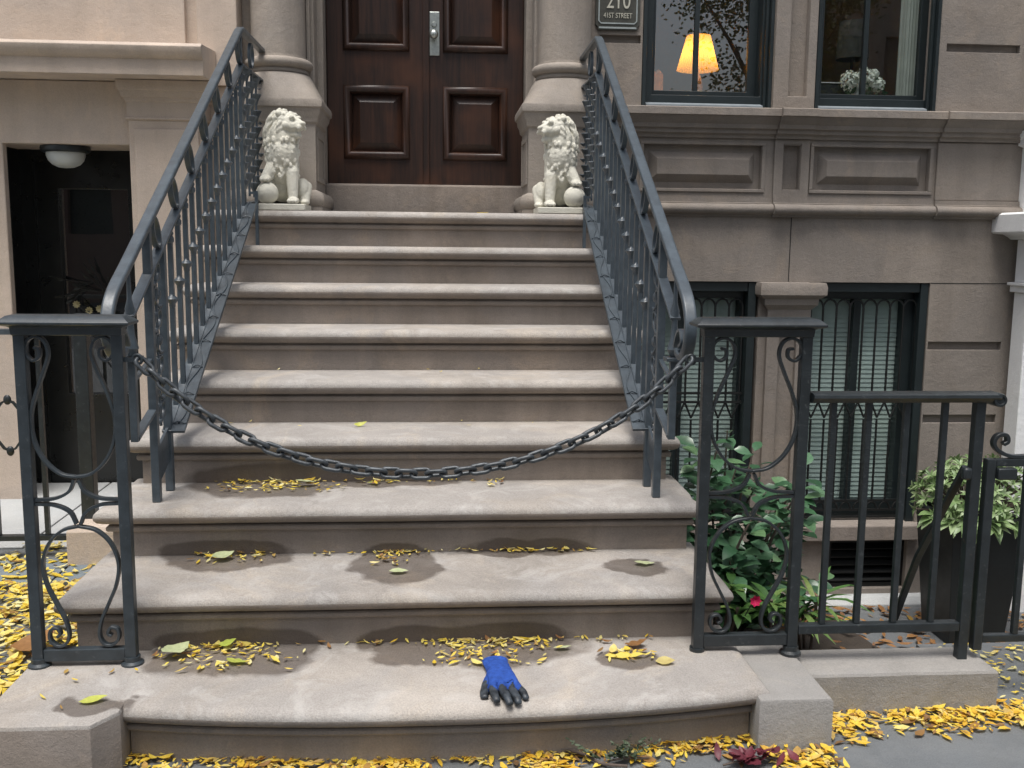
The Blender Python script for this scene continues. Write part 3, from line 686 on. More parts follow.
# white neighbour on the right
wh = thing('white_house', 'white painted neighbouring house edge with moulded pilaster at the far right', 'house', (4.6, 3.1, 0))
m = MB(); m.box(4.562, 9, 3.21, 3.5, -.8, 5.2); m.build('wall', M['white'], wh, smooth=0)
m = MB(); m.box(4.495, 4.9, 3.06, 3.20, -.8, 1.2); m.box(4.475, 4.9, 3.04, 3.22, 1.2005, 1.24); m.box(4.455, 4.9, 3.03, 3.22, 1.2405, 1.26); m.box(4.490, 4.9, 3.06, 3.20, 1.2605, 1.515); m.build('pilaster', M['white'], wh, smooth=0, bevel=.005)
m = MB(); c = [(4.475, 3.04), (4.95, 3.04), (4.95, 3.3), (4.475, 3.3)]
m.stack(c, [(.0, 1.515), (.02, 1.53), (.05, 1.545), (.115, 1.55), (.125, 1.56), (.125, 1.66), (.11, 1.672), (.0, 1.676)]); m.build('bracket', M['white'], wh, smooth=30)
m = MB(); c = [(4.495, 3.06), (4.95, 3.06), (4.95, 3.3), (4.495, 3.3)]
m.stack(c, [(.0, 1.677), (.0, 2.06), (.03, 2.07), (.03, 2.10), (.05, 2.12), (.05, 2.15), (.02, 2.16), (.045, 2.19), (.045, 2.22), (.0, 2.23), (0, 4.5)]); m.build('upper_pilaster', M['white'], wh, smooth=30)

# ------------------------------------------------------------------ stair railings
def rail_z(y): return .603 * y + .962
def low_z(y): return .603 * y + .118
def stair_railing(X, sx, label):
    # sx: +1 when the flight lies to the right (the left-hand railing), -1 for the other
    r = thing('stair_railing', label, 'railing', (X, .92, .54), 'iron stair railings of the stoop')
    def xf(v): return Vector((v.x + (.018 * (v.y - .6) if sx > 0 else .004 * (v.y - .6)), v.y, v.z))
    YT = 2.53; YE = 3.14; XE = X
    top = [(X, .63, 1.115), (X, .575, 1.10), (X, .525, 1.125), (X, .496, 1.18), (X, .505, 1.235), (X, .56, 1.30), (X, .70, rail_z(.70)), (X, 1.2, rail_z(1.2)), (X, 2.0, rail_z(2.0)), (X, YT - .03, rail_z(YT - .03)), (X, YT + .02, rail_z(YT) + .002), (X, YE, rail_z(YT) + .0)]
    path = catmull(top[:7], 8)[:-1] + [Vector(p) for p in top[6:]]
    m = MB(); m.bar(path, .040, .023, (1, 0, 0)); m.build('handrail', M['iron'], r, smooth=40, bevel=.009, segs=3, xf=xf)
    m = MB(); m.bar([(X, .70, rail_z(.70) - .17), (X, YT, rail_z(YT) - .17), (X, YE, rail_z(YT) - .165)], .036, .011, (1, 0, 0)); m.build('upper_bar', M['iron'], r, smooth=0, bevel=.002, xf=xf)
    y0 = 1.10
    m = MB(); m.bar([(X + sx * .022, y0 - .03, low_z(y0 - .03)), (X + sx * .022, YT, low_z(YT))], .082, .012, (1, 0, 0)); m.bar([(X, YT, low_z(YT)), (X, YE, low_z(YT) + .05)], .03, .012, (1, 0, 0)); lb = m.build('lower_bar', M['iron'], r, smooth=0, bevel=.002, xf=xf)
    m = MB(); pts = []; n = 90
    for i in range(n):
        y = y0 + (YT - y0) * i / (n - 1); pts.append((X + sx * .033 + .015 * math.sin(i * 2 * PI / 15), y, low_z(y) + .010))
    m.tube(pts, .003, 5); m.tube([(X + sx * .060, y0, low_z(y0) + .009), (X + sx * .060, YT, low_z(YT) + .009)], .003, 5); m.tube([(X + sx * .012, y0, low_z(y0) + .009), (X + sx * .012, YT, low_z(YT) + .009)], .0025, 5)
    for i in range(0, n, 9):
        y = y0 + (YT - y0) * i / (n - 1); m.tube([(X + sx * .014, y, low_z(y) + .009), (X + sx * .035, y, low_z(y) + .018), (X + sx * .058, y, low_z(y) + .009)], .003, 5)
    m.build('vine_ornament', M['iron'], lb, smooth=60, xf=xf)
    nb_ = 13; sp = .1092
    for i in range(nb_):
        y = 1.20 + sp * i; m = MB()
        m.box(X - .0085, X + .0085, y - .0085, y + .0085, low_z(y) - .004, rail_z(y) - .172)
        if i % 1 == 0:
            zk = .586 * y + .541
            m.lathe(X, y, [(.009, zk - .034), (.012, zk - .028), (.012, zk - .018), (.021, zk - .006), (.024, zk), (.019, zk + .006), (.011, zk + .012), (.009, zk + .02)], 10)
            zt = rail_z(y) - .215
            m.lathe(X, y, [(.008, zt - .022), (.015, zt - .014), (.015, zt), (.010, zt + .006), (.014, zt + .016), (.008, zt + .03)], 8)
        m.build('baluster', M['iron'], r, smooth=50, xf=xf)
    # oval rings between handrail and upper bar
    for i in range(7):
        y = 1.02 + .245 * i; c = Vector((X, y, rail_z(y) - .088)); u = Vector((0, 1, .603)).normalized(); w = Vector((0, -.603, 1)).normalized()
        m = MB(); m.bar([c + u * (.030 * math.cos(t)) + w * (.058 * math.sin(t)) for t in [2 * PI * k / 24 for k in range(24)]], .020, .009, (1, 0, 0), True); m.build('ring', M['iron'], r, smooth=50, xf=xf)
    # the two bottom posts, the plate between them, the casting above
    for y in (.92, 1.085):
        m = MB(); m.box(X - .014, X + .014, y - .014, y + .014, .541, rail_z(y) - .17 if y > 1 else rail_z(y) - .014); m.build('post', M['iron'], r, smooth=0, bevel=.002, xf=xf)
    m = MB(); m.rings([[(X - .005 + dx, y, z) for (y, z) in ((.934, .60), (1.071, .655), (1.071, .78), (.934, .725))] for dx in (0, .010)]); m.build('base_plate', M['iron'], r, smooth=0, xf=xf)
    m = MB()
    for j in range(7):
        zc = .86 + .082 * j; s = 1 if j % 2 else -1
        pts = [(X, 1.0 + s * .052, zc - .04), (X, 1.0 + s * .02, zc - .045), (X, 1.0 - s * .035, zc - .01), (X, 1.0 - s * .03, zc + .025), (X, 1.0 + s * .0, zc + .022), (X, 1.0 + s * .004, zc)]
        m.bar(catmull(pts, 5), .014, .007, (1, 0, 0))
        m.sphere((X, 1.0 + s * .03, zc), .016, 8, 6, (.6, 1, 1.2)); m.sphere((X, 1.0 - s * .04, zc - .02), .012, 8, 6, (.6, 1, 1.2))
    m.tube([(X, 1.0, .80), (X, 1.0, 1.40)], .006, 6); m.build('scroll_casting', M['iron'], r, smooth=60, xf=xf)
    # newel standing clear of the tread, bracketed back to the front post
    m = MB(); m.box(X - .012, X + .012, .70, .724, .80, 1.07); m.box(X - .03, X + .03, .682, .742, 1.071, 1.084); m.lathe(X, .712, [(.012, 1.085), (.024, 1.11), (.014, 1.15), (.010, 1.2), (.016, 1.24), (.008, 1.27), (.006, 1.36)], 12)
    m.bar([(X, .712, .81), (X, .906, .87)], .03, .012, (1, 0, 0)); m.bar([(X, .712, 1.0), (X, .906, 1.05)], .016, .010, (1, 0, 0)); m.build('newel', M['iron'], r, smooth=30, bevel=.0015, xf=xf)
    m = MB(); m.bar(catmull([(X, .66, 1.125), (X, .63, 1.17), (X, .59, 1.185), (X, .565, 1.15), (X, .60, 1.13)], 8), .03, .010, (1, 0, 0)); m.build('scroll', M['iron'], r, smooth=50, xf=xf)
    # level section on the landing: rods set with staggered cone leaves
    for i in range(6):
        y = YT + .02 + i * (YE - YT - .03) / 5; m = MB(); z0 = low_z(YT) + .045; z1 = rail_z(YT) - .165
        m.box(X - .005, X + .005, y - .005, y + .005, z0, z1)
        for j in range(7):
            z = z0 + .05 + .085 * j + (.042 if i % 2 else 0)
            if z < z1 - .03: m.lathe(X, y, [(.003, z - .042), (.012, z - .01), (.028, z + .022), (.026, z + .026), (.006, z + .028)], 8)
        m.build('leaf_rod', M['iron'], r, smooth=40, xf=xf)
    m = MB(); m.bar([(X + .029 * math.cos(t) * 0, YT + .26 + .045 * math.cos(t), rail_z(YT) - .08 + .06 * math.sin(t)) for t in [2 * PI * k / 20 for k in range(20)]], .016, .008, (1, 0, 0), True); m.build('ring', M['iron'], r, smooth=50, xf=xf)
    for y, zb in ((YT - .0, None), (YE, None)):
        m = MB(); m.box(X - .010, X + .010, y - .010, y + .010, 1.62 if y > 2.9 else low_z(y), rail_z(YT) - .008); m.build('post', M['iron'], r, smooth=0, bevel=.002, xf=xf)
    m = MB(); m.box(X + sx * .035 - .008, X + sx * .035 + .008, 2.665 - .012, 2.665 + .004, 1.4415, low_z(2.6) + .03); m.bar([(X, 2.659, low_z(2.6) + .02), (X + sx * .035, 2.659, low_z(2.6) + .02)], .014, .012, (0, 1, 0)); m.build('foot', M['iron'], r, smooth=0, xf=xf)
    return r
stair_railing(0.0, 1, 'blue grey wrought iron stair railing climbing the left of the stoop')
stair_railing(1.80, -1, 'blue grey wrought iron stair railing climbing the right of the stoop')

# ------------------------------------------------------------------ lyre panels, chain, area fence, gate
UP = [(0, .765), (-.05, .775), (-.098, .815), (-.128, .875), (-.133, .945), (-.115, 1.01), (-.085, 1.08), (-.068, 1.13), (-.078, 1.168), (-.105, 1.182), (-.132, 1.168), (-.138, 1.135), (-.118, 1.112), (-.097, 1.122), (-.096, 1.145), (-.112, 1.150)]
DN = [(0, .615), (-.055, .602), (-.100, .562), (-.123, .50), (-.113, .435), (-.085, .375), (-.058, .32), (-.050, .275), (-.064, .247), (-.090, .243), (-.112, .262), (-.110, .292), (-.088, .298), (-.078, .280), (-.090, .271)]
def lyre_panel(cx, y, z0, label, matn, hook, hw):
    p = thing('scroll_railing', label, 'railing', (cx, y, z0), 'lyre scroll panels at the foot of the stoop')
    mt = M[matn]; kx = (hw - .0165) / .1345
    for s in (-1, 1):
        m = MB(); m.box(*sorted((cx + s * hw - .0165, cx + s * hw + .0165)), y - .0165, y + .0165, z0 + .0, 1.196); m.build('post', mt, p, smooth=0, bevel=.003)
        m = MB(); m.lathe(cx + s * hw, y, [(.034, z0 - .002), (.034, z0 + .006), (.024, z0 + .012), (.0245, z0 + .026)], 16); m.build('foot', mt, p)
        for (pts) in (UP, DN):
            m = MB(); m.bar(catmull([(cx + s * a * kx, y, b) for a, b in pts], 6), .020, .0085, (0, 1, 0)); m.build('scroll', mt, p, smooth=50, bevel=.0015)
        for (a) in ((s * (hw - .0165), .690, .757), (s * (hw - .0165), .690, .622)):
            m = MB(); m.bar(catmull([(cx + a[0], y, a[1] + (.006 if a[2] > .69 else -.006)), (cx + a[0] * .55, y, a[1] + (.010 if a[2] > .69 else -.010)), (cx + a[0] * .2, y, a[1] + (a[2] - a[1]) * .45), (cx + a[0] * .05, y, a[2])], 8), .018, .0085, (0, 1, 0)); m.build('brace_scroll', mt, p, smooth=50)
    m = MB(); m.box(cx - hw + .017, cx + hw - .017, y - .014, y + .016, .196, .234); m.build('bottom_bar', mt, p, smooth=0, bevel=.003)
    m = MB(); c = [(cx - hw - .018, y - .02), (cx + hw + .016, y - .02), (cx + hw + .016, y + .02), (cx - hw - .018, y + .02)]
    m.stack(c, [(-.002, 1.186), (.001, 1.188), (.003, 1.209), (.010, 1.213), (.026, 1.217), (.031, 1.220), (.031, 1.226), (.024, 1.232), (.010, 1.243), (-.004, 1.246)]); m.build('cap', mt, p, smooth=30, bevel=.001)
    m = MB(); hx = cx + hook * (hw + .0165); m.bar([(hx - hook * .002, y, 1.115), (hx + hook * .03, y, 1.115)], .014, .014, (0, 0, 1)); m.tube([(hx + hook * (.036 + .014 * math.cos(t)), y, 1.115 + .014 * math.sin(t)) for t in [2 * PI * k / 16 for k in range(16)]], .005, 8, True); m.build('hook', mt, p, smooth=50)
    return p
lyre_panel(-.067, .362, .18, 'lyre scroll iron panel on the left end block of the stoop', 'iron_mid', 1, .137)
lyre_panel(1.978, .372, .165, 'lyre scroll iron panel in front of the glossy shrub', 'iron_dark', -1, .153)
# chain
A = Vector((.128, .362, 1.112)); B = Vector((1.768, .372, 1.118)); D = .345
cpts = []
NN = 400; c_ = 0.0
def cat_z(u):   # slightly asymmetric sag, lowest left of the middle
    k = 2.0; v = 2 * u - 1
    return (math.cosh(k * v) - math.cosh(k)) / (math.cosh(k) - 1) * D
for i in range(NN + 1):
    u = i / NN; cpts.append(A.lerp(B, u) + Vector((0, -.02 * math.sin(PI * u), cat_z(u))))
L = [0]
for i in range(NN): L.append(L[-1] + (cpts[i + 1] - cpts[i]).length)
nl = 41; pitch = L[-1] / nl
def at(s):
    s = max(0, min(L[-1], s)); i = 0
    lo, hi = 0, NN
    while hi - lo > 1:
        mid = (lo + hi) // 2
        if L[mid] <= s: lo = mid
        else: hi = mid
    return cpts[lo].lerp(cpts[lo + 1], (s - L[lo]) / max(1e-9, L[lo + 1] - L[lo]))
chain = thing('iron_chain', 'heavy dark iron chain hanging slack across the foot of the stoop', 'chain', A)
lm = MB(); hl = pitch / 2 + .0075 - .0145; pts = []
for k in range(8): t = -PI / 2 + PI * k / 7; pts.append((hl + .0145 * math.cos(t), .0145 * math.sin(t), 0))
for k in range(8): t = PI / 2 + PI * k / 7; pts.append((-hl + .0145 * math.cos(t), .0145 * math.sin(t), 0))
lm.tube(pts, .0064, 8, True)
proto = lm.build('link', M['chain'], None, smooth=80)
me0 = proto.data; bpy.data.objects.remove(proto)
for i in range(nl):
    s = (i + .5) * pitch; c = at(s); t = (at(s + .01) - at(s - .01)).normalized()
    up = Vector((0, 0, 1)); w = t.cross(up).normalized(); u = w.cross(t)
    roll = (PI / 4 if i % 2 else -PI / 4) + random.uniform(-.2, .2)
    a = w * math.cos(roll) + u * math.sin(roll); b = t.cross(a)
    o = bpy.data.objects.new('link', me0); COL.objects.link(o); o.parent = chain
    o.matrix_local = Matrix.Translation(c - A) @ Matrix((t, a, b)).transposed().to_4x4()

# area fence
fn = thing('area_fence', 'low dark iron railing with square bars over the stone kerb', 'fence', (2.45, .372, .14))
m = MB(); m.mould(2.152, 2.752, [(.346, .984), (.398, .984), (.406, .992), (.412, 1.000), (.410, 1.009), (.396, 1.014), (.348, 1.014), (.334, 1.009), (.332, 1.000), (.338, .992)]); m.build('cap_rail', M['iron_dark'], fn, smooth=30)
m = MB(); m.lathe_axis((2.750, .335, .992), (0, 1, 0), [(.001, .004), (.012, .004), (.014, .0), (.020, 0), (.022, .006), (.022, .068), (.020, .074), (.001, .074)], 18); m.build('rolled_end', M['iron_dark'], fn)
for x in (2.229, 2.343, 2.465, 2.590):
    MB().box(x - .0095, x + .0095, .3625, .3815, .262, .9845).build('bar', M['iron_dark'], fn, smooth=0, bevel=.002)
MB().box(2.149, 2.683, .355, .389, .232, .2615).build('bottom_rail', M['iron_dark'], fn, smooth=0, bevel=.003)
MB().box(2.685, 2.717, .356, .388, .13, .9845).build('post', M['iron_dark'], fn, smooth=0, bevel=.003)
m = MB(); m.bar([(2.682, .39, .77), (2.668, .50, .58), (2.665, .62, .40), (2.70, .86, .03)], .024, .014, (1, 0, 0)); m.build('brace', M['iron_dark'], fn, smooth=0, bevel=.002)
# gate
gt = thing('iron_gate', 'dark iron gate with scroll on its top rail by the planter', 'gate', (2.75, .372, .05))
MB().box(2.735, 2.765, .357, .387, .165, .80).build('stile', M['iron_dark'], gt, smooth=0, bevel=.003)
MB().box(3.53, 3.56, .357, .387, .165, .80).build('stile', M['iron_dark'], gt, smooth=0, bevel=.003)
MB().box(2.766, 3.529, .36, .384, .775, .80).build('top_rail', M['iron_dark'], gt, smooth=0, bevel=.003)
MB().box(2.766, 3.529, .36, .384, .19, .215).build('bottom_rail', M['iron_dark'], gt, smooth=0, bevel=.003)
for i in range(5):
    x = 2.878 + .125 * i; MB().box(x - .0095, x + .0095, .3625, .3815, .2155, .7745).build('bar', M['iron_dark'], gt, smooth=0, bevel=.002)
m = MB(); m.bar(catmull([(3.3, .372, .86), (3.1, .372, .835), (2.94, .372, .815), (2.83, .372, .806), (2.775, .372, .825), (2.757, .372, .850), (2.768, .372, .874), (2.795, .372, .876), (2.802, .372, .856), (2.788, .372, .846)], 8), .022, .012, (0, 1, 0)); m.build('scroll', M['iron_dark'], gt, smooth=50, bevel=.002)
MB().box(2.768, 2.83, .345, .375, .735, .772).build('latch', M['iron_dark'], gt, smooth=30, bevel=.004)
MB().box(2.655, 2.683, .345, .372, .735, .775).build('hinge', M['iron_dark'], gt, smooth=30, bevel=.008)

# second railing by the neighbour's door
f2 = thing('diamond_fence', 'thin iron fence with diamond ornament before the left doorway', 'fence', (-.9, 2.0, .02))
MB().box(-.635, -.575, 1.97, 2.03, .02, 1.13).build('post', M['iron_dark'], f2, smooth=0, bevel=.003)
for x in (-.80, -1.02, -1.24, -1.46): MB().box(x - .010, x + .010, 1.99, 2.01, .105, 1.035).build('bar', M['iron_dark'], f2, smooth=0)
MB().box(-2.2, -.636, 1.98, 2.02, .082, .104).build('rail', M['iron_dark'], f2, smooth=0); MB().box(-2.2, -.636, 1.975, 2.025, 1.036, 1.06).build('rail', M['iron'], f2, smooth=0)
for cx in (-.94, -1.38):
    m = MB(); pts = []
    for k in range(20):
        t = 2 * PI * k / 20; r = .085 + .02 * abs(math.cos(2 * t)); pts.append((cx + r * .8 * math.cos(t), 1.985, .622 + r * 1.1 * math.sin(t)))
    m.bar(pts, .014, .009, (0, 1, 0), True)
    for dz in (.118, -.118): m.sphere((cx, 1.985, .622 + dz), .018, 10, 8, (1, .6, 1.3))
    m.build('diamond', M['iron_dark'], f2, smooth=50)

# ------------------------------------------------------------------ lions
def eval_mesh(ob):
    bpy.context.view_layer.update(); dg = bpy.context.evaluated_depsgraph_get()
    return bpy.data.meshes.new_from_object(ob.evaluated_get(dg))
def capsule(m, a, b, r0, r1, n=14, seg=8):
    a, b = Vector(a), Vector(b); m.tube([a.lerp(b, i / seg) for i in range(seg + 1)], [r0 + (r1 - r0) * i / seg for i in range(seg + 1)], n); m.sphere(a, r0, 12, 8); m.sphere(b, r1, 12, 8)
def lion(cx, cy, z0, s, label):
    L = thing('lion_statue', label, 'statue', (cx, cy, z0), 'pair of stone lions on the landing')
    m = MB()
    # trunk, haunches (the animal faces the street and turns its head inwards)
    m.sphere((.012, .00, .235), .086, 20, 14, (1.02, .95, 1.35)); m.sphere((.02, .05, .15), .085, 20, 14, (1.05, 1.1, 1.2)); m.sphere((.01, -.02, .30), .085, 20, 14, (1.0, .95, 1.1))
    m.sphere((-.085, .055, .105), .058, 16, 12, (.72, 1.25, 1.25)); m.sphere((.095, .07, .10), .055, 16, 12, (.7, 1.2, 1.2))
    capsule(m, (-.098, .0, .05), (-.100, .055, .13), .026, .034); m.sphere((-.105, -.03, .047), .026, 12, 8, (1.0, 1.6, .62))
    # straight foreleg with its paw
    capsule(m, (-.042, -.052, .20), (-.050, -.075, .06), .036, .025); m.sphere((-.053, -.098, .052), .031, 14, 10, (1.05, 1.35, .62))
    for k in (-1, 0, 1): m.sphere((-.053 + .019 * k, -.131, .048), .012, 8, 6, (.9, 1.2, .95))
    # raised foreleg reaching the ball
    capsule(m, (.055, -.045, .235), (.086, -.085, .175), .036, .026); m.sphere((.087, -.098, .163), .029, 14, 10, (1.1, 1.25, .65))
    for k in (-1, 0, 1): m.sphere((.087 + .017 * k, -.130, .157), .011, 8, 6, (.9, 1.1, 1.1))
    # neck and head turned inwards
    m.sphere((.012, -.01, .375), .078, 20, 14, (1.05, 1.0, 1.1)); m.sphere((.004, .0, .44), .066, 20, 14, (.98, 1.0, 1.0)); m.sphere((-.004, -.004, .478), .046, 16, 12, (1, 1, .85))
    fw = Vector((-.78, -.62, 0)).normalized(); rt = Vector((-fw.y, fw.x, 0)); UPV = Vector((0, 0, 1)); H = Vector((-.022, -.022, .448))
    P_ = lambda a_, b_, c_: tuple(H + fw * a_ + rt * b_ + UPV * c_)
    m.sphere(P_(.008, 0, .0), .056, 20, 14, (1, 1, 1.08)); m.sphere(P_(-.035, 0, -.006), .070, 20, 14, (1, 1, 1.12))
    capsule(m, P_(.045, 0, -.012), P_(.080, 0, -.017), .040, .033)            # broad muzzle
    capsule(m, P_(.035, 0, .024), P_(.094, 0, .001), .023, .016)               # bridge of the nose
    m.sphere(P_(.109, 0, -.002), .017, 12, 8, (1, 1, .7))
    capsule(m, P_(.035, 0, -.052), P_(.076, 0, -.056), .027, .020)             # chin
    for q in (-1, 1):
        m.sphere(P_(.056, q * .025, .030), .014, 10, 8); m.sphere(P_(.097, q * .015, -.024), .018, 10, 8); m.sphere(P_(.028, q * .038, -.010), .024, 12, 8); m.sphere(P_(-.006, q * .056, .050), .017, 12, 8)
    # combed locks of the mane: rows round the face, running back and down
    rl = random.Random(5)
    for row, (rad, n_, back, ln, rr0) in enumerate(((.055, 15, .012, .080, .0115), (.066, 15, -.018, .105, .0125), (.072, 14, -.05, .125, .0132), (.062, 11, -.08, .12, .013))):
        for i in range(n_):
            lim = 2.0 if row == 0 else 2.35 if row == 1 else 2.8; th = -lim + 2 * lim * (i + .5 * (row % 2)) / (n_ - 1) + rl.uniform(-.07, .07)
            out_ = rt * math.sin(th) + UPV * math.cos(th) * 1.05; st = H + fw * back + out_ * rad; pts = []; ph = rl.uniform(0, 6); l_ = ln * rl.uniform(.8, 1.2)
            for k in range(8):
                t = k / 7; pts.append(st + (out_ * (.014 * math.sin(t * 2.6))) - fw * (.02 * t) - UPV * (l_ * t * (.4 + .6 * t)) + rt * (.008 * math.sin(t * 5 + ph)))
            m.tube(pts, [rr0 * (1 - .6 * k / 7) for k in range(8)], 8); m.sphere(pts[0], rr0, 8, 6)
    # loose curls on the chest
    for j in range(8):
        zc = .365 - .025 * j; n_ = 7
        for i in range(n_):
            a_ = PI + PI * (i + .5 + .5 * (j % 2)) / (n_ + .5) + rl.uniform(-.16, .16); rr_ = .091 - .0012 * j
            c_ = Vector((.012 + rr_ * 1.0 * math.cos(a_), -.005 + rr_ * .93 * math.sin(a_), zc + rl.uniform(-.008, .008)))
            if j > 4 and abs(c_.x) > .085: continue
            d_ = Vector((rl.uniform(-.010, .010), -.003, -.026)); sz = rl.uniform(.008, .0125)
            m.tube([c_, c_ + d_ * .5 + Vector((rl.uniform(-.005, .005), -.003, 0)), c_ + d_], [sz, sz * .9, sz * .4], 8); m.sphere(tuple(c_), sz, 8, 6)
    ob = m.build('body', M['marble'], None, smooth=0)
    rm = ob.modifiers.new('r', 'REMESH'); rm.mode = 'VOXEL'; rm.voxel_size = .0032
    sm = ob.modifiers.new('s', 'SMOOTH'); sm.iterations = 2; sm.factor = .5
    me = eval_mesh(ob); bpy.data.objects.remove(ob)
    bm = bmesh.new(); bm.from_mesh(me); bm.normal_update()
    for v in bm.verts: v.co += v.normal * (.0012 * noise.noise(v.co * 80))
    for v in bm.verts:    # mouth and eye hollows
        for c, r, k in ((Vector(P_(.106, 0, -.044)), .020, .018), (Vector(P_(.086, .027, -.042)), .014, .012), (Vector(P_(.086, -.027, -.042)), .014, .012), (Vector(P_(.068, .024, .014)), .011, .010), (Vector(P_(.068, -.024, .014)), .011, .010)):
            dd = (v.co - c).length
            if dd < r * 1.4: v.co -= v.normal * k * max(0, 1 - dd / (r * 1.4))
    bm.to_mesh(me); bm.free()
    def place(me, name):
        for v in me.vertices: v.co.x *= s
        if s < 0: me.flip_normals()
        me.polygons.foreach_set('use_smooth', [True] * len(me.polygons)); me.materials.clear(); me.materials.append(M['marble'])
        o = bpy.data.objects.new(name, me); COL.objects.link(o); o.parent = L; return o
    place(me, 'body')
    b = MB(); b.sphere((.079, -.098, .089), .057, 28, 20); o = b.build('ball', M['marble'], None, smooth=80); me2 = o.data; bpy.data.objects.remove(o); place(me2, 'ball')
    b = MB(); b.box(-.119, .119, -.145, .12, .001, .034); o = b.build('base', M['marble'], None, smooth=0); o.modifiers.new('b', 'BEVEL').width = .004; me3 = eval_mesh(o); bpy.data.objects.remove(o); o3 = place(me3, 'base')
    me3.polygons.foreach_set('use_smooth', [False] * len(me3.polygons))
lion(1.648, 2.83, 1.620, 1, 'white stone lion at the right rail, paw on ball, looking left')
lion(.195, 2.83, 1.620, -1, 'white stone lion at the left rail, paw on ball, looking right')

# ------------------------------------------------------------------ glove
def glove():
    g = thing('work_glove', 'blue knit work glove with black rubber fingers on the bottom step', 'glove', (1.185, .15, .182))
    vs = []; es = []; rs = []
    def chain_(pts, parent=None):
        prev = parent
        for (x, y, z, r) in pts:
            vs.append((x, y, z)); rs.append(r); i = len(vs) - 1
            if prev is not None: es.append((prev, i))
            prev = i
        return prev
    Z = .030
    root = chain_([(0, .0, Z, .032)])
    cuff = chain_([(.002, .045, Z, .032), (.000, .085, Z - .003, .033), (-.002, .115, Z - .006, .036)], root)
    # finger bases fan out towards the street
    for (bx, tip) in ((-.030, [(-.034, -.075, .028, .014), (-.033, -.105, .030, .0125), (-.028, -.130, .020, .011)]),
                      (-.009, [(-.006, -.080, .030, .0145), (.000, -.118, .031, .013), (.006, -.148, .018, .0115)]),
                      (.013, [(.020, -.078, .030, .0145), (.028, -.115, .028, .013), (.033, -.143, .016, .0115)]),
                      (.032, [(.043, -.062, .027, .013), (.053, -.092, .026, .0118), (.058, -.115, .016, .0105)])):
        k = chain_([(bx, -.035, Z, .017)], root); chain_(tip, k)
    t = chain_([(-.036, .010, Z - .003, .019)], root); chain_([(-.052, -.030, .020, .0155), (-.060, -.065, .017, .014), (-.060, -.092, .015, .0125)], t)
    me = bpy.data.meshes.new('glove'); me.from_pydata(vs, es, []); o = bpy.data.objects.new('glove', me); COL.objects.link(o)
    sk = o.modifiers.new('skin', 'SKIN'); sk.use_smooth_shade = True
    for i, r in enumerate(rs): me.skin_vertices[0].data[i].radius = (r * (1.25 if i < 4 else 1), r * (.72 if i < 4 else .9))
    me.skin_vertices[0].data[0].use_root = True
    o.modifiers.new('sub', 'SUBSURF').levels = 2; o.modifiers['sub'].render_levels = 2
    out = eval_mesh(o); bpy.data.objects.remove(o)
    bm = bmesh.new(); bm.from_mesh(out)
    for v in bm.verts:
        v.co.z = max(v.co.z - .012, .002 + .15 * max(0, v.co.z))
        v.co += v.normal * .0016 * noise.noise(v.co * 60)
        v.co.x *= .98; v.co.y *= .98
    blue = lambda c: c.y > -.066 - .012 * math.sin(c.x * 200) and not (c.x < -.046 and c.y < -.01) and c.z > .004
    bm.faces.ensure_lookup_table(); black = {f.index for f in bm.faces if not blue(f.calc_center_median())}; comps = []; seen = set()
    for i0 in sorted(black):
        if i0 in seen: continue
        seen.add(i0); st_ = [i0]; comp = []
        while st_:
            q = st_.pop(); comp.append(q)
            for e in bm.faces[q].edges:
                for g2 in e.link_faces:
                    if g2.index in black and g2.index not in seen: seen.add(g2.index); st_.append(g2.index)
        comps.append(comp)
    fingers = [c for c in comps if len(c) > 40]; used = {i for c in fingers for i in c}
    groups_ = [('knit_back', M['knit'], [f.index for f in bm.faces if f.index not in used])]
    for c in fingers:
        cx = sum(bm.faces[i].calc_center_median().x for i in c) / len(c); groups_.append(('rubber_thumb' if cx < -.045 else 'rubber_finger', M['rubber'], c))
    for nm, mt, idxs in groups_:
        b2 = MB(); mp = {}
        for i in idxs:
            for v in bm.faces[i].verts:
                if v.index not in mp: mp[v.index] = len(b2.v); b2.v.append(tuple(v.co))
            b2.f.append(tuple(mp[v.index] for v in bm.faces[i].verts))
        ob = b2.build(nm, mt, None, smooth=180, recalc=False); ob.parent = g
    bm.free()
    cf = MB(); cf.rings([[(-.002 + (.036 + dr) * math.cos(t), yy, .014 + (.0125 + dr) * math.sin(t)) for t in [2 * PI * k / 24 for k in range(24)]] for yy, dr in ((.092, .0), (.118, .002), (.139, .004), (.139, .001), (.12, -.001))], cap=False)
    ob = cf.build('cuff', M['knit'], None, smooth=50); ob.parent = g
    g.rotation_euler = (0, 0, math.radians(4))
glove()

# ------------------------------------------------------------------ leaves
def leaf_mesh(l, w, curl, n=6, fold=.25, lobes=0):
    vs = []; fs = []
    for i in range(n + 1):
        t = i / n; hw = w / 2 * math.sin(PI * min(1, t ** .85 * .98 + .01)) * (1 + lobes * math.sin(t * 18))
        x = (t - .5) * l; z = curl * .6 * l * (4 * (t - .5) ** 2) + .001 + .012 * l * math.sin(t * 17 + w * 900)
        vs += [(x, -hw, z + hw * fold), (x, 0, z), (x, hw, z + hw * fold)]
    for i in range(n):
        a = 3 * i; fs += [(a, a + 3, a + 4, a + 1), (a + 1, a + 4, a + 5, a + 2)]
    return vs, fs
LEAF = []
def proto_mesh(name, args, mat):
    vs, fs = leaf_mesh(*args); me = bpy.data.meshes.new(name); me.from_pydata(vs, [], fs); me.update(); me.polygons.foreach_set('use_smooth', [True] * len(fs)); me.materials.append(mat); return me
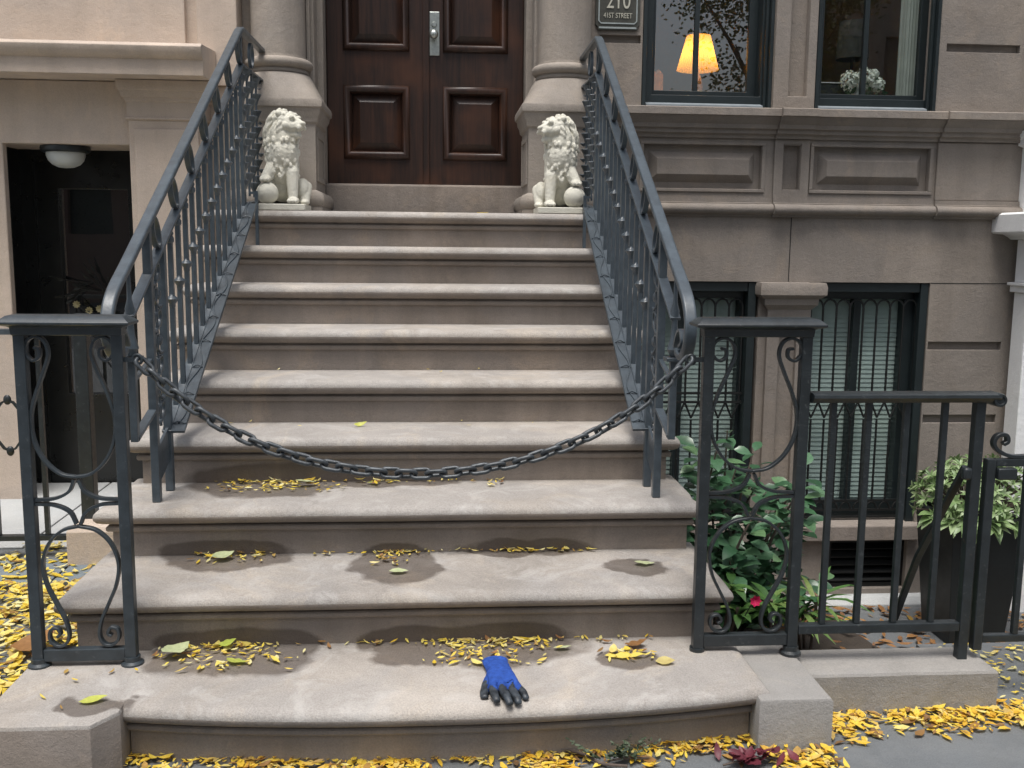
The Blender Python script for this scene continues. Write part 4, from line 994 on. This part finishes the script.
SMALL = [proto_mesh('leaflet', (l, w, c), M['leaf_y']) for l, w, c in ((.036, .011, .10), (.030, .010, .18), (.040, .011, .06), (.026, .010, .22), (.034, .013, -.1), (.036, .008, .12), (.028, .009, .2), (.024, .010, .05), (.040, .020, .3))]
SMALL += [proto_mesh('leaflet', (.034, .012, .3), M['leaf_b']), proto_mesh('leaflet', (.030, .009, .1), M['leaf_o'])]
def put(me, x, y, z, label, cat, group=None, s=1, rz=None, name='fallen_leaf', tilt=.16):
    o = bpy.data.objects.new(name, me); COL.objects.link(o)
    o.rotation_euler = (random.gauss(0, tilt), random.gauss(0, tilt), random.uniform(0, 2 * PI) if rz is None else rz)
    o.location = (x, y, z + .004); o.scale = (s, s, s); tag(o, label, cat, group); return o
def cluster(k, x0, x1, y0, y1, n, label, back=1.0):
    for i in range(n):
        x = random.triangular(x0, x1); y = y1 - (y1 - y0) * random.random() ** (1.0 + back)
        put(random.choice(SMALL), x, y, .18 * k + random.random() * .008, label, 'leaf', 'fallen yellow leaflets on the stoop', random.choice((.7, .85, 1.0, 1.0, 1.15, 1.3)))
# bottom step, then the two above it
cluster(1, .10, .56, .28, .475, 54, 'small yellow leaflet in the damp drift at the left of the bottom step')
cluster(1, .92, 1.42, .29, .475, 62, 'small yellow leaflet in the damp drift behind the blue glove')
cluster(1, .58, .9, .44, .475, 7, 'yellow leaflet at the riser foot between the two bottom step drifts')
cluster(1, 1.5, 1.66, .30, .36, 14, 'narrow yellow leaflet in the small pile right of the glove')
cluster(1, 1.42, 1.85, .42, .475, 7, 'yellow leaflet along the riser foot at the right of the bottom step')
cluster(1, -.1, .1, .07, .40, 4, 'yellow leaflet on the left end block of the stoop')
cluster(2, .10, .42, .76, .855, 20, 'yellow leaflet in the left damp pile on the second step')
cluster(2, .74, .93, .70, .855, 16, 'yellow leaflet in the middle damp pile on the second step')
cluster(2, 1.05, 1.58, .83, .855, 24, 'yellow leaflet in the row along the riser at the right of the second step')
cluster(2, .42, .72, .83, .855, 4, 'yellow leaflet between the left and middle piles of the second step')
cluster(3, .13, .66, 1.03, 1.185, 52, 'yellow leaflet in the damp drift on the third step')
cluster(3, .66, .86, 1.12, 1.185, 9, 'yellow leaflet right of the drift on the third step')
cluster(3, 1.18, 1.28, 1.10, 1.185, 7, 'yellow leaflet in the small group alone at the right of the third step')
# single leaves that stand out
def big(args, mat): return proto_mesh('leaf', args, mat)
put(big((.075, .036, .12), M['leaf_g']), .04, .105, .182, 'lime green leaf in a dark damp oval on the left end block', 'leaf', rz=.25, tilt=.05)
put(big((.10, .075, .2, 8, .15, .12), M['leaf_p']), .19, .40, .20, 'large pale green curled leaf at the left end of the bottom step', 'leaf', rz=.9, tilt=.12)
put(big((.055, .042, .2, 8, .15, .1), M['leaf_g']), .34, .445, .20, 'bright green leaf leaning on the riser of the bottom step', 'leaf', rz=.2, tilt=.15)
put(big((.07, .05, .12, 8, .1, .15), M['leaf_g']), .385, .345, .182, 'green and yellow leaf in the damp patch left on the bottom step', 'leaf', rz=-.4, tilt=.15)
put(big((.075, .05, .22, 8, .15, .2), M['leaf_b']), 1.635, .405, .186, 'curled brown dead leaf right of the glove on the bottom step', 'leaf', rz=.1, tilt=.15)
put(big((.13, .035, .05, 12, .1, .35), M['leaf_y']), 1.585, .325, .183, 'long golden feathered leaf right of the glove', 'leaf', rz=-.1, tilt=.08)
put(big((.06, .04, .1), M['leaf_y']), 1.70, .275, .183, 'broad yellow leaf alone near the right panel foot', 'leaf', rz=-.2)
put(big((.06, .028, .1), M['leaf_p']), 1.395, .395, .183, 'pale dried petal-like leaf just right of the glove', 'leaf', rz=.1)
put(big((.065, .042, .06), M['leaf_p']), .868, .635, .362, 'pale cream oval leaf at the front of the middle damp pile', 'leaf', rz=.05, tilt=.04)
put(big((.075, .045, .1, 8, .1, .12), M['leaf_p']), 1.715, .685, .362, 'pale green leaf alone at the right of the second step', 'leaf', rz=.1, tilt=.1)
put(big((.08, .06, .2), M['leaf_p']), .255, .80, .37, 'pale green round leaf standing in the left pile of the second step', 'leaf', tilt=.3, rz=.5)
put(big((.055, .024, .1), M['leaf_g']), .755, 1.15, .542, 'green leaf at the right end of the third step drift', 'leaf', rz=.1)
put(big((.08, .045, .1), M['leaf_p']), .50, 1.12, .555, 'pale broad leaf lying over the third step drift', 'leaf', rz=.3)
put(big((.045, .016, .1), M['leaf_y']), .148, 1.46, .722, 'single yellow leaf at the left of the fourth step', 'leaf', rz=.1)
put(big((.055, .02, .35), M['leaf_g']), .686, 1.40, .724, 'small green leaf standing up on the fourth step', 'leaf', rz=.3, tilt=.6)
put(big((.04, .016, .1), M['leaf_y']), .072, 2.16, 1.085, 'single yellow leaf high on the sixth step by the left rail', 'leaf', rz=.6)
put(big((.07, .05, .2), M['leaf_y']), 1.255, 3.10, 1.622, 'yellow leaf on the landing before the door', 'leaf', rz=.2)

def litter(name, label, mat, region, n, lmin, lmax, z=.0, wfun=None, pile=.02, asp=.36):
    m = MB(); c = 0; tries = 0
    while c < n and tries < n * 60:
        tries += 1
        x = random.uniform(region[0], region[1]); y = random.uniform(region[2], region[3])
        if wfun and random.random() > wfun(x, y): continue
        l = lmin + (lmax - lmin) * random.random() ** 1.6; vs, fs = leaf_mesh(l, l * random.uniform(asp * .7, asp * 1.4), random.uniform(-.15, .3), 3, .3)
        R = Matrix.Rotation(random.uniform(0, 2 * PI), 4, 'Z') @ Matrix.Rotation(random.gauss(0, .13), 4, 'X') @ Matrix.Rotation(random.gauss(0, .12), 4, 'Y')
        w = wfun(x, y) if wfun else .5
        p = Vector((x, y, z + .006 + random.random() * pile * w))
        m.add([p + (R @ Vector(v)) for v in vs], fs); c += 1
    o = m.build(name, mat, smooth=60, recalc=False); tag(o, label, 'leaves', kind='stuff'); return o
def front_w(x, y):
    n = noise.noise(Vector((x * 4.2, y * 5, 3))) + .55 * noise.noise(Vector((x * 11, y * 11, 8)))
    u = (x - 1.0) / .9; edge = .06 + .08 * min(1, abs(u)) ** 2.4
    d = edge - y
    return max(0, min(1, (.10 - d) / .12 + n * 1.1 - .02)) if d > -.03 else 0
litter('leaf_litter', 'golden fallen leaves heaped on the pavement against the bottom step', M['leaf_o'], (.10, 1.93, -.14, .14), 1300, .014, .052, 0, front_w, .016)
def right_w(x, y):
    n = noise.noise(Vector((x * 4, y * 5, 1)))
    if x < 2.147 and y > .05: return 0
    if x > 2.147 and x < 2.775 and y > .265: return 0
    if x < 2.775: return max(0, min(1, .9 - (((.26 if x > 2.147 else .05) - y) / .22) + n * .7))
    return max(0, min(1, .9 - abs(y - .16) / .2 + n * .6))
litter('leaf_litter', 'golden fallen leaves banked along the kerb under the area fence', M['leaf_o'], (1.94, 3.4, -.15, .35), 1700, .016, .058, 0, right_w, .016)
litter('leaf_litter', 'scattered small yellow leaves on the dark pavement before the gate', M['leaf_y'], (2.80, 4.2, .18, .79), 900, .014, .045, 0, None, .004)
def left_w(x, y):
    n = noise.noise(Vector((x * 3, y * 3, 5)))
    if x > -.15: return 0
    if x > -.66 and x < -.33 and 1.84 < y < 2.1: return 0
    if y > 1.6: return max(0, .18 + n * .5)
    return max(.3, min(1, .85 + n * .7))
litter('leaf_litter', 'thick carpet of yellow leaves on the ground left of the stoop', M['leaf_y'], (-2.2, -.14, .2, 2.2), 6500, .024, .085, .004, left_w, .02)
litter('leaf_litter', 'brown dead leaves on the sunken areaway floor by the wall', M['leaf_b'], (2.6, 5.0, 1.7, 3.14), 900, .05, .11, -.78, None, .04)
put(big((.16, .12, .35), M['leaf_b']), -.42, .88, .03, 'large curled pinkish brown leaf on the yellow leaves at far left', 'leaf', rz=.4, tilt=.3)
m = MB()   # the many smallest leaflets and crumbs between the countable ones
for (k, x0, x1, y0, y1, n) in ((1, .08, .60, .27, .475, 90), (1, .90, 1.44, .28, .475, 110), (1, .5, 1.88, .44, .48, 40), (1, 1.5, 1.72, .28, .37, 14), (2, .10, .44, .75, .86, 40), (2, .74, .94, .68, .86, 30), (2, .4, 1.75, .83, .86, 50), (3, .10, .70, 1.02, 1.19, 90), (3, .6, 1.3, 1.14, 1.19, 30), (1, -.2, .1, .05, .45, 6), (4, .0, 1.8, 1.3, 1.48, 7), (5, .0, 1.8, 1.6, 1.78, 4)):
    for i in range(n):
        x = random.triangular(x0, x1); y = y1 - (y1 - y0) * random.random() ** 1.8; l = random.uniform(.012, .032); vs, fs = leaf_mesh(l, l * random.uniform(.22, .42), random.uniform(0, .25), 3, .2)
        R = Matrix.Rotation(random.uniform(0, 2 * PI), 4, 'Z') @ Matrix.Rotation(random.gauss(0, .15), 4, 'X') @ Matrix.Rotation(random.gauss(0, .15), 4, 'Y'); p = Vector((x, y, .18 * k + .005 + random.random() * .006))
        m.add([p + R @ Vector(v) for v in vs], fs)
tag(m.build('leaf_crumbs', M['leaf_y'], smooth=60, recalc=False), 'tiny yellow leaf crumbs strewn between the larger leaves on the lower steps', 'leaves', kind='stuff')
litter('leaf_litter', 'brown dead leaves on the dark soil of the planting bed behind the fence', M['leaf_b'], (2.0, 2.72, .55, 1.6), 160, .04, .09, -.11, None, .03)
# purple leaf, wilted weed and twig at the pavement
pl = thing('purple_spray', 'wilted dark purple leaf spray on the pavement by the end block', 'leaf spray', (1.90, .0, .01))
m = MB()
for i in range(26):
    l = random.uniform(.04, .07); vs, fs = leaf_mesh(l, l * .4, .2, 4, .3)
    R = Matrix.Rotation(random.uniform(0, 2 * PI), 4, 'Z') @ Matrix.Rotation(random.gauss(0, .4), 4, 'X') @ Matrix.Rotation(random.gauss(0, .4), 4, 'Y'); p = Vector((1.90 + random.gauss(0, .045), -.02 + random.gauss(0, .02), .012 + random.random() * .03))
    m.add([p + R @ Vector(v) for v in vs], fs)
m.build('leaves', M['leaf_r'], pl, recalc=False)
MB().tube([(1.80, -.03, .012), (1.88, -.025, .03), (1.98, -.01, .015)], .003, 6).build('stem', M['twig'], pl)
wd = thing('wilted_weed', 'dull grey green weed sprig lying against the bottom step', 'weed', (1.52, .06, 0))
m = MB()
for j in range(7):
    a = random.uniform(.2, PI - .2); base = Vector((1.50 + random.gauss(0, .04), .01, .015)); tip = base + Vector((math.cos(a) * .11, random.uniform(-.03, .03), .035 + .035 * math.sin(a)))
    for i in range(14):
        t = .15 + .85 * i / 13; p = base.lerp(tip, t); l = .030 * (1.2 - t * .7); vs, fs = leaf_mesh(l, l * .42, .15, 3, .3)
        R = Matrix.Rotation(random.uniform(0, 2 * PI), 4, 'Z') @ Matrix.Rotation(random.gauss(0, .6), 4, 'X') @ Matrix.Rotation(random.gauss(0, .5), 4, 'Y'); m.add([p + R @ Vector(v) for v in vs], fs)
m.build('leaves', M['weed'], wd, recalc=False)
MB().tube([(1.45, .0, .012), (1.52, .01, .02), (1.60, .02, .012)], .003, 6).build('stem', M['twig'], wd)
tag(MB().tube(catmull([(1.30, .03, .012), (1.36, .06, .02), (1.41, .05, .016), (1.46, .0, .012), (1.53, -.02, .012)], 6), .0045, 7).build('twig', M['twig']), 'thin curved brown twig on the pavement before the bottom step', 'twig')

# ------------------------------------------------------------------ plants
def oriented_leaf(m, p, d, up, l, w, curl=.12, fold=.2, n=4):
    d = d.normalized(); s = d.cross(up)
    if s.length < 1e-3: s = d.orthogonal()
    s.normalize(); u = s.cross(d); vs, fs = leaf_mesh(l, w, -curl, n, fold)
    m.add([p + d * (v[0] + l / 2) + s * v[1] + u * v[2] for v in vs], fs)
sh = thing('glossy_shrub', 'tall loose shrub with glossy dark leaves behind the right panel', 'shrub', (2.15, 1.25, -.16))
stems = MB(); fol = MB(); rnd = random.Random(3)
shoots = [((2.12, 1.25), (2.02, 1.15, .74)), ((2.14, 1.28), (2.14, 1.18, .74)), ((2.12, 1.25), (2.08, 1.10, .70)), ((2.16, 1.25), (2.0, 1.05, .45)), ((2.18, 1.3), (2.30, 1.25, .52)), ((2.2, 1.2), (2.44, 1.15, .52)), ((2.22, 1.3), (2.50, 1.3, .30)), ((2.15, 1.2), (2.22, 1.0, .48)), ((2.1, 1.3), (1.95, 1.3, .40)), ((2.2, 1.2), (2.36, 1.0, .30)), ((2.2, 1.35), (2.32, 1.4, .60)), ((2.12, 1.2), (2.10, .95, .28)), ((2.2, 1.2), (2.26, .98, .15)), ((2.15, 1.25), (2.20, 1.22, .60)), ((2.2, 1.25), (2.47, 1.2, .58)), ((2.15, 1.2), (2.02, 1.0, .25)), ((2.2, 1.25), (2.42, 1.05, .10)), ((2.2, 1.25), (2.36, 1.1, .02)), ((2.1, 1.2), (2.08, 1.0, .02)), ((2.15, 1.3), (2.25, 1.3, .30)), ((2.15, 1.3), (2.12, 1.3, .45)), ((2.2, 1.3), (2.4, 1.35, .38)), ((2.3, 1.35), (2.56, 1.4, .34)), ((2.3, 1.3), (2.58, 1.3, .08)), ((2.3, 1.3), (2.52, 1.35, .52))]
for (bx, by), tip in shoots:
    base = Vector((bx, by, -.18)); tip = Vector(tip); mid = base.lerp(tip, .5) + Vector((rnd.gauss(0, .04), rnd.gauss(0, .04), .1))
    path = catmull([base, mid, tip], 10); stems.tube(path, [.010 * (1 - .75 * i / (len(path) - 1)) for i in range(len(path))], 6)
    n = 30
    for i in range(n):
        t = .25 + .75 * i / (n - 1); q = path[min(len(path) - 1, int(t * (len(path) - 1)))]; a = i * 2.4 + rnd.uniform(0, 1)
        d = Vector((math.cos(a), math.sin(a) * .9 - .25, rnd.uniform(-.45, .45))); l = rnd.uniform(.06, .105)
        oriented_leaf(fol, q + d * .03, d, Vector((rnd.gauss(0, .3), -.35 + rnd.gauss(0, .3), 1)), l, l * rnd.uniform(.50, .64), rnd.uniform(.05, .2))
stems.build('stem', M['bark'], sh); fol.build('foliage', M['shrub'], sh, recalc=False, smooth=60)
def rosette(name, label, cat, x, y, z, z0, n, l, asp, mat, group=None, droop=.3, sprd=1.0, whorls=3):
    t = thing(name, label, cat, (x, y, z0), group); st = MB(); f = MB()
    for w in range(whorls):
        cx = x + rnd.gauss(0, .05) * sprd; cy = y + rnd.gauss(0, .05) * sprd; cz = z + rnd.uniform(-.06, .02)
        st.tube([(x + (cx - x) * .3, y, z0), (cx, cy, cz)], .006, 6)
        for i in range(n):
            a = 2 * PI * i / n + rnd.uniform(-.3, .3); d = Vector((math.cos(a), math.sin(a), rnd.uniform(-droop, .45))); ll = l * rnd.uniform(.75, 1.15)
            oriented_leaf(f, Vector((cx, cy, cz + rnd.uniform(-.03, .02))), d, Vector((0, 0, 1)), ll, ll * asp, .2)
    st.build('stem', M['twig'], t); f.build('foliage', mat, t, recalc=False, smooth=60); return t
r1 = rosette('low_plant', 'bright green low plant with pink flower at the panel foot', 'plant', 2.02, .85, .22, -.14, 9, .10, .34, M['low'], None, .3, 1, 4)
m = MB()
for k in range(7):
    a = 2 * PI * k / 7; oriented_leaf(m, Vector((2.105, .66, .235)), Vector((math.cos(a), -.5, math.sin(a))), Vector((0, -1, 0)), .024, .022, .1)
m.build('flower', M['pinkpet'], r1, recalc=False); MB().tube([(2.07, .78, .05), (2.105, .666, .235)], .0025, 5).build('flower_stem', M['weed'], r1)
rosette('low_plant', 'bright green whorled plant under the shrub, behind the first fence bars', 'plant', 2.27, .9, .16, -.14, 10, .12, .26, M['low'], None, .3, 1.2, 4)
rosette('low_plant', 'strappy yellow green plant arching between the middle fence bars', 'plant', 2.47, 1.05, .10, -.16, 12, .20, .12, M['low'], None, .2, 1.0, 3)
rosette('low_plant', 'dark low plant tucked between stoop side and panel', 'plant', 1.99, 1.15, .0, -.14, 9, .11, .4, M['shrub'], None, .4, 1.0, 4)
# planter with its shrub
pt = thing('square_planter', 'tall black tapered planter box standing behind the gate', 'planter', (4.055, 2.72, -.78))
m = MB(); m.frustum((3.895, 4.215, 2.57, 2.89, -.779), (3.84, 4.27, 2.515, 2.945, -.07)); m.build('box', M['planter'], pt, smooth=0, bevel=.006)
m = MB(); o = [(3.84, 2.515), (4.27, 2.515), (4.27, 2.945), (3.84, 2.945)]; m.stack(o, [(0, -.069), (.006, -.065), (.006, -.038), (-.002, -.033), (-.03, -.033), (-.03, -.06)]); m.build('rim', M['planter'], pt, smooth=0)
bs = thing('planter_shrub', 'rounded grey green shrub with whorled leaves in the black planter', 'shrub', (4.055, 2.72, .0))
f = MB(); st = MB()
for i in range(260):
    a = rnd.uniform(0, 2 * PI); e = math.asin(rnd.uniform(-.25, 1)); rr = rnd.uniform(.72, 1.05)
    d = Vector((math.cos(a) * math.cos(e), math.sin(a) * math.cos(e), math.sin(e))); c = Vector((4.065, 2.70, .03)) + Vector((d.x * .33, d.y * .30, d.z * .25)) * rr
    if i % 3 == 0: st.tube([(4.055 + d.x * .05, 2.72 + d.y * .05, -.04), tuple(c)], .004, 5)
    ax = (d + Vector((rnd.gauss(0, .3), rnd.gauss(0, .3), .4 + rnd.gauss(0, .3)))).normalized(); u = ax.orthogonal().normalized(); w = ax.cross(u)
    for k in range(8):
        t = 2 * PI * k / 8 + rnd.uniform(-.2, .2); dd = (u * math.cos(t) + w * math.sin(t)) + ax * rnd.uniform(.1, .7); l = rnd.uniform(.035, .06)
        oriented_leaf(f, c, dd, ax, l, l * .32, .12, .2, 3)
for i in range(16):   # broader leaves hanging over the rim
    a = rnd.uniform(PI, 2 * PI); c = Vector((4.055 + .27 * math.cos(a), 2.70 + .25 * math.sin(a), -.02))
    for k in range(5): oriented_leaf(f, c, Vector((math.cos(a) + rnd.gauss(0, .6), math.sin(a) + rnd.gauss(0, .3), -.5 + rnd.gauss(0, .4))), Vector((0, -.4, 1)), .13, .045, .2)
st.build('stem', M['bark'], bs); f.build('foliage', M['pitt'], bs, recalc=False, smooth=60)
# dry twig wreath on the neighbour's dark door
fp = thing('door_wreath', 'dark twig wreath with cream flowers hanging on the shaded left door', 'wreath', (-1.03, 3.40, 1.1))
tw = MB(); f = MB(); CREAM = leaf_mat('cream_petals', [(0, (.32, .28, .14)), (1, (.4, .36, .2))])
for i in range(40):
    a = rnd.uniform(0, 2 * PI); r = rnd.uniform(.07, .12); p = Vector((-1.03 + r * math.cos(a), 3.40, 1.1 + r * math.sin(a))); d = Vector((-math.sin(a) + rnd.gauss(0, .5), rnd.uniform(-.5, 0), math.cos(a) + rnd.gauss(0, .5)))
    tw.tube([p, p + d * .05, p + d * .10 + Vector((0, -.01, .01))], .003, 5); oriented_leaf(f, p + d * .06, d, Vector((0, -1, 0)), .05, .02)
tw.build('twigs', M['black'], fp); f.build('foliage', plain('dark_leaf', (.012, .014, .010), .6), fp, recalc=False)
for (x, z) in ((-1.10, 1.085), (-1.03, 1.05), (-.97, 1.06)):
    bl = MB()
    for k in range(9): a = 2 * PI * k / 9; oriented_leaf(bl, Vector((x, 3.37, z)), Vector((math.cos(a), -.5, math.sin(a))), Vector((0, -1, 0)), .026, .018)
    bl.build('flower', CREAM, fp, recalc=False)

# ------------------------------------------------------------------ the far side of the street (seen in the window glass)
def row_house(x0, x1, h, mat, label):
    t = thing('row_house', label, 'house', ((x0 + x1) / 2, -17, 0), 'row houses across the street mirrored in the panes')
    W = [(x0 + .8 + 1.75 * i, x0 + 1.9 + 1.75 * i, 1.6 + 3.3 * j, 3.7 + 3.3 * j) for i in range(3) for j in range(int(h / 3.4))]
    MB().wall(x0, x1, -.16, h, -17.3, -17.0, W).build('wall', mat, t, smooth=0)
    for w in W: MB().box(w[0], w[1], -17.25, -17.2, w[2], w[3]).build('window', M['dark_door'], t, smooth=0)
    MB().box(x0, x1, -17.3, -16.6, h, h + .5).build('cornice', M['stone'], t, smooth=0)
row_house(-11, -5.01, 11, M['brick'], 'dark brick row house across the street, farthest left of the mirrored row')
row_house(-5, 2.6, 12, M['stone'], 'brown stone row house across the street, left of the mirrored gap')
row_house(10.3, 16, 12, M['stone'], 'brown stone row house across the street, mirrored in the upper right window')
row_house(16.01, 22, 11, M['brick'], 'dark brick row house across the street, farthest right of the mirrored row')
tr = thing('street_tree', 'leafy street tree across the road mirrored in the lamp window', 'tree', (7.4, -9.5, -.16))
m = MB(); m.tube(catmull([(7.4, -9.5, -.16), (7.45, -9.5, 1.5), (7.3, -9.45, 3.2), (7.5, -9.5, 5.5)], 6), [.17 - .006 * i for i in range(19)], 10)
for i in range(9):
    a = i * 2.4; m.tube([(7.35, -9.48, 2.8 + .25 * i), (7.4 + .9 * math.cos(a), -9.5 + .9 * math.sin(a), 3.9 + .35 * i), (7.4 + 1.5 * math.cos(a), -9.5 + 1.5 * math.sin(a), 4.6 + .4 * i)], [.07, .04, .015], 6)
m.build('trunk', M['bark'], tr)
f = MB()
for i in range(70):
    a = rnd.uniform(0, 2 * PI); r = 1.7 * rnd.random() ** .5; c = Vector((7.4 + r * math.cos(a), -9.5 + r * math.sin(a), rnd.uniform(3.6, 8.4)))
    for k in range(150):
        p = c + Vector((rnd.gauss(0, .32), rnd.gauss(0, .32), rnd.gauss(0, .25))); d = Vector((rnd.gauss(0, 1), rnd.gauss(0, 1), rnd.gauss(0, .6))).normalized(); u = d.orthogonal().normalized() * .028
        f.add([p, p + d * .045 + u, p + d * .10, p + d * .045 - u], [(0, 1, 2, 3)])
f.build('crown', M['tree'], tr, recalc=False, smooth=0)

# ------------------------------------------------------------------ camera, light, view
cam = bpy.data.cameras.new('camera'); co = bpy.data.objects.new('camera', cam); COL.objects.link(co); SC.camera = co
yaw, pitch, roll = -.0759, .141, .0100
f_ = Vector((-math.sin(yaw) * math.cos(pitch), math.cos(yaw) * math.cos(pitch), -math.sin(pitch))); r0 = Vector((math.cos(yaw), math.sin(yaw), 0)); u0 = r0.cross(f_)
rr = r0 * math.cos(roll) + u0 * math.sin(roll); uu = -r0 * math.sin(roll) + u0 * math.cos(roll)
mat = Matrix((rr, uu, -f_)).transposed().to_4x4(); mat.translation = Vector((.999, -2.584, 1.461)); co.matrix_world = mat
cam.sensor_width = 36; cam.lens = 988.5 / 1024 * 36; cam.clip_start = .05; cam.clip_end = 1000

w = bpy.data.worlds.new('World'); SC.world = w; w.use_nodes = True; nt = w.node_tree
sky = nt.nodes.new('ShaderNodeTexSky'); sky.sky_type = 'NISHITA'; sky.sun_disc = False
EL, AZ = math.radians(72), math.radians(200)   # azimuth clockwise from +Y: the light comes from behind the viewer, a little left
sky.sun_elevation = EL; sky.sun_rotation = AZ; sky.dust_density = 4; sky.air_density = 1.2
hs = nt.nodes.new('ShaderNodeHueSaturation'); hs.inputs['Saturation'].default_value = .55
nt.links.new(sky.outputs[0], hs.inputs['Color']); nt.links.new(hs.outputs[0], nt.nodes['Background'].inputs['Color'])
nt.nodes['Background'].inputs['Strength'].default_value = .072
sd = bpy.data.lights.new('sun', 'SUN'); sd.energy = 1.5; sd.angle = math.radians(26); sd.color = (1, .97, .93)
so = bpy.data.objects.new('sun', sd); COL.objects.link(so)
dv = Vector((math.sin(AZ) * math.cos(EL), math.cos(AZ) * math.cos(EL), math.sin(EL)))
so.rotation_euler = dv.to_track_quat('Z', 'Y').to_euler(); so.location = dv * 30
SC.view_settings.view_transform = 'Standard'; SC.view_settings.look = 'None'; SC.view_settings.gamma = 1; SC.view_settings.exposure = 1.10
SC.cycles.max_bounces = 6; SC.cycles.diffuse_bounces = 3; SC.cycles.glossy_bounces = 3; SC.cycles.transparent_max_bounces = 8
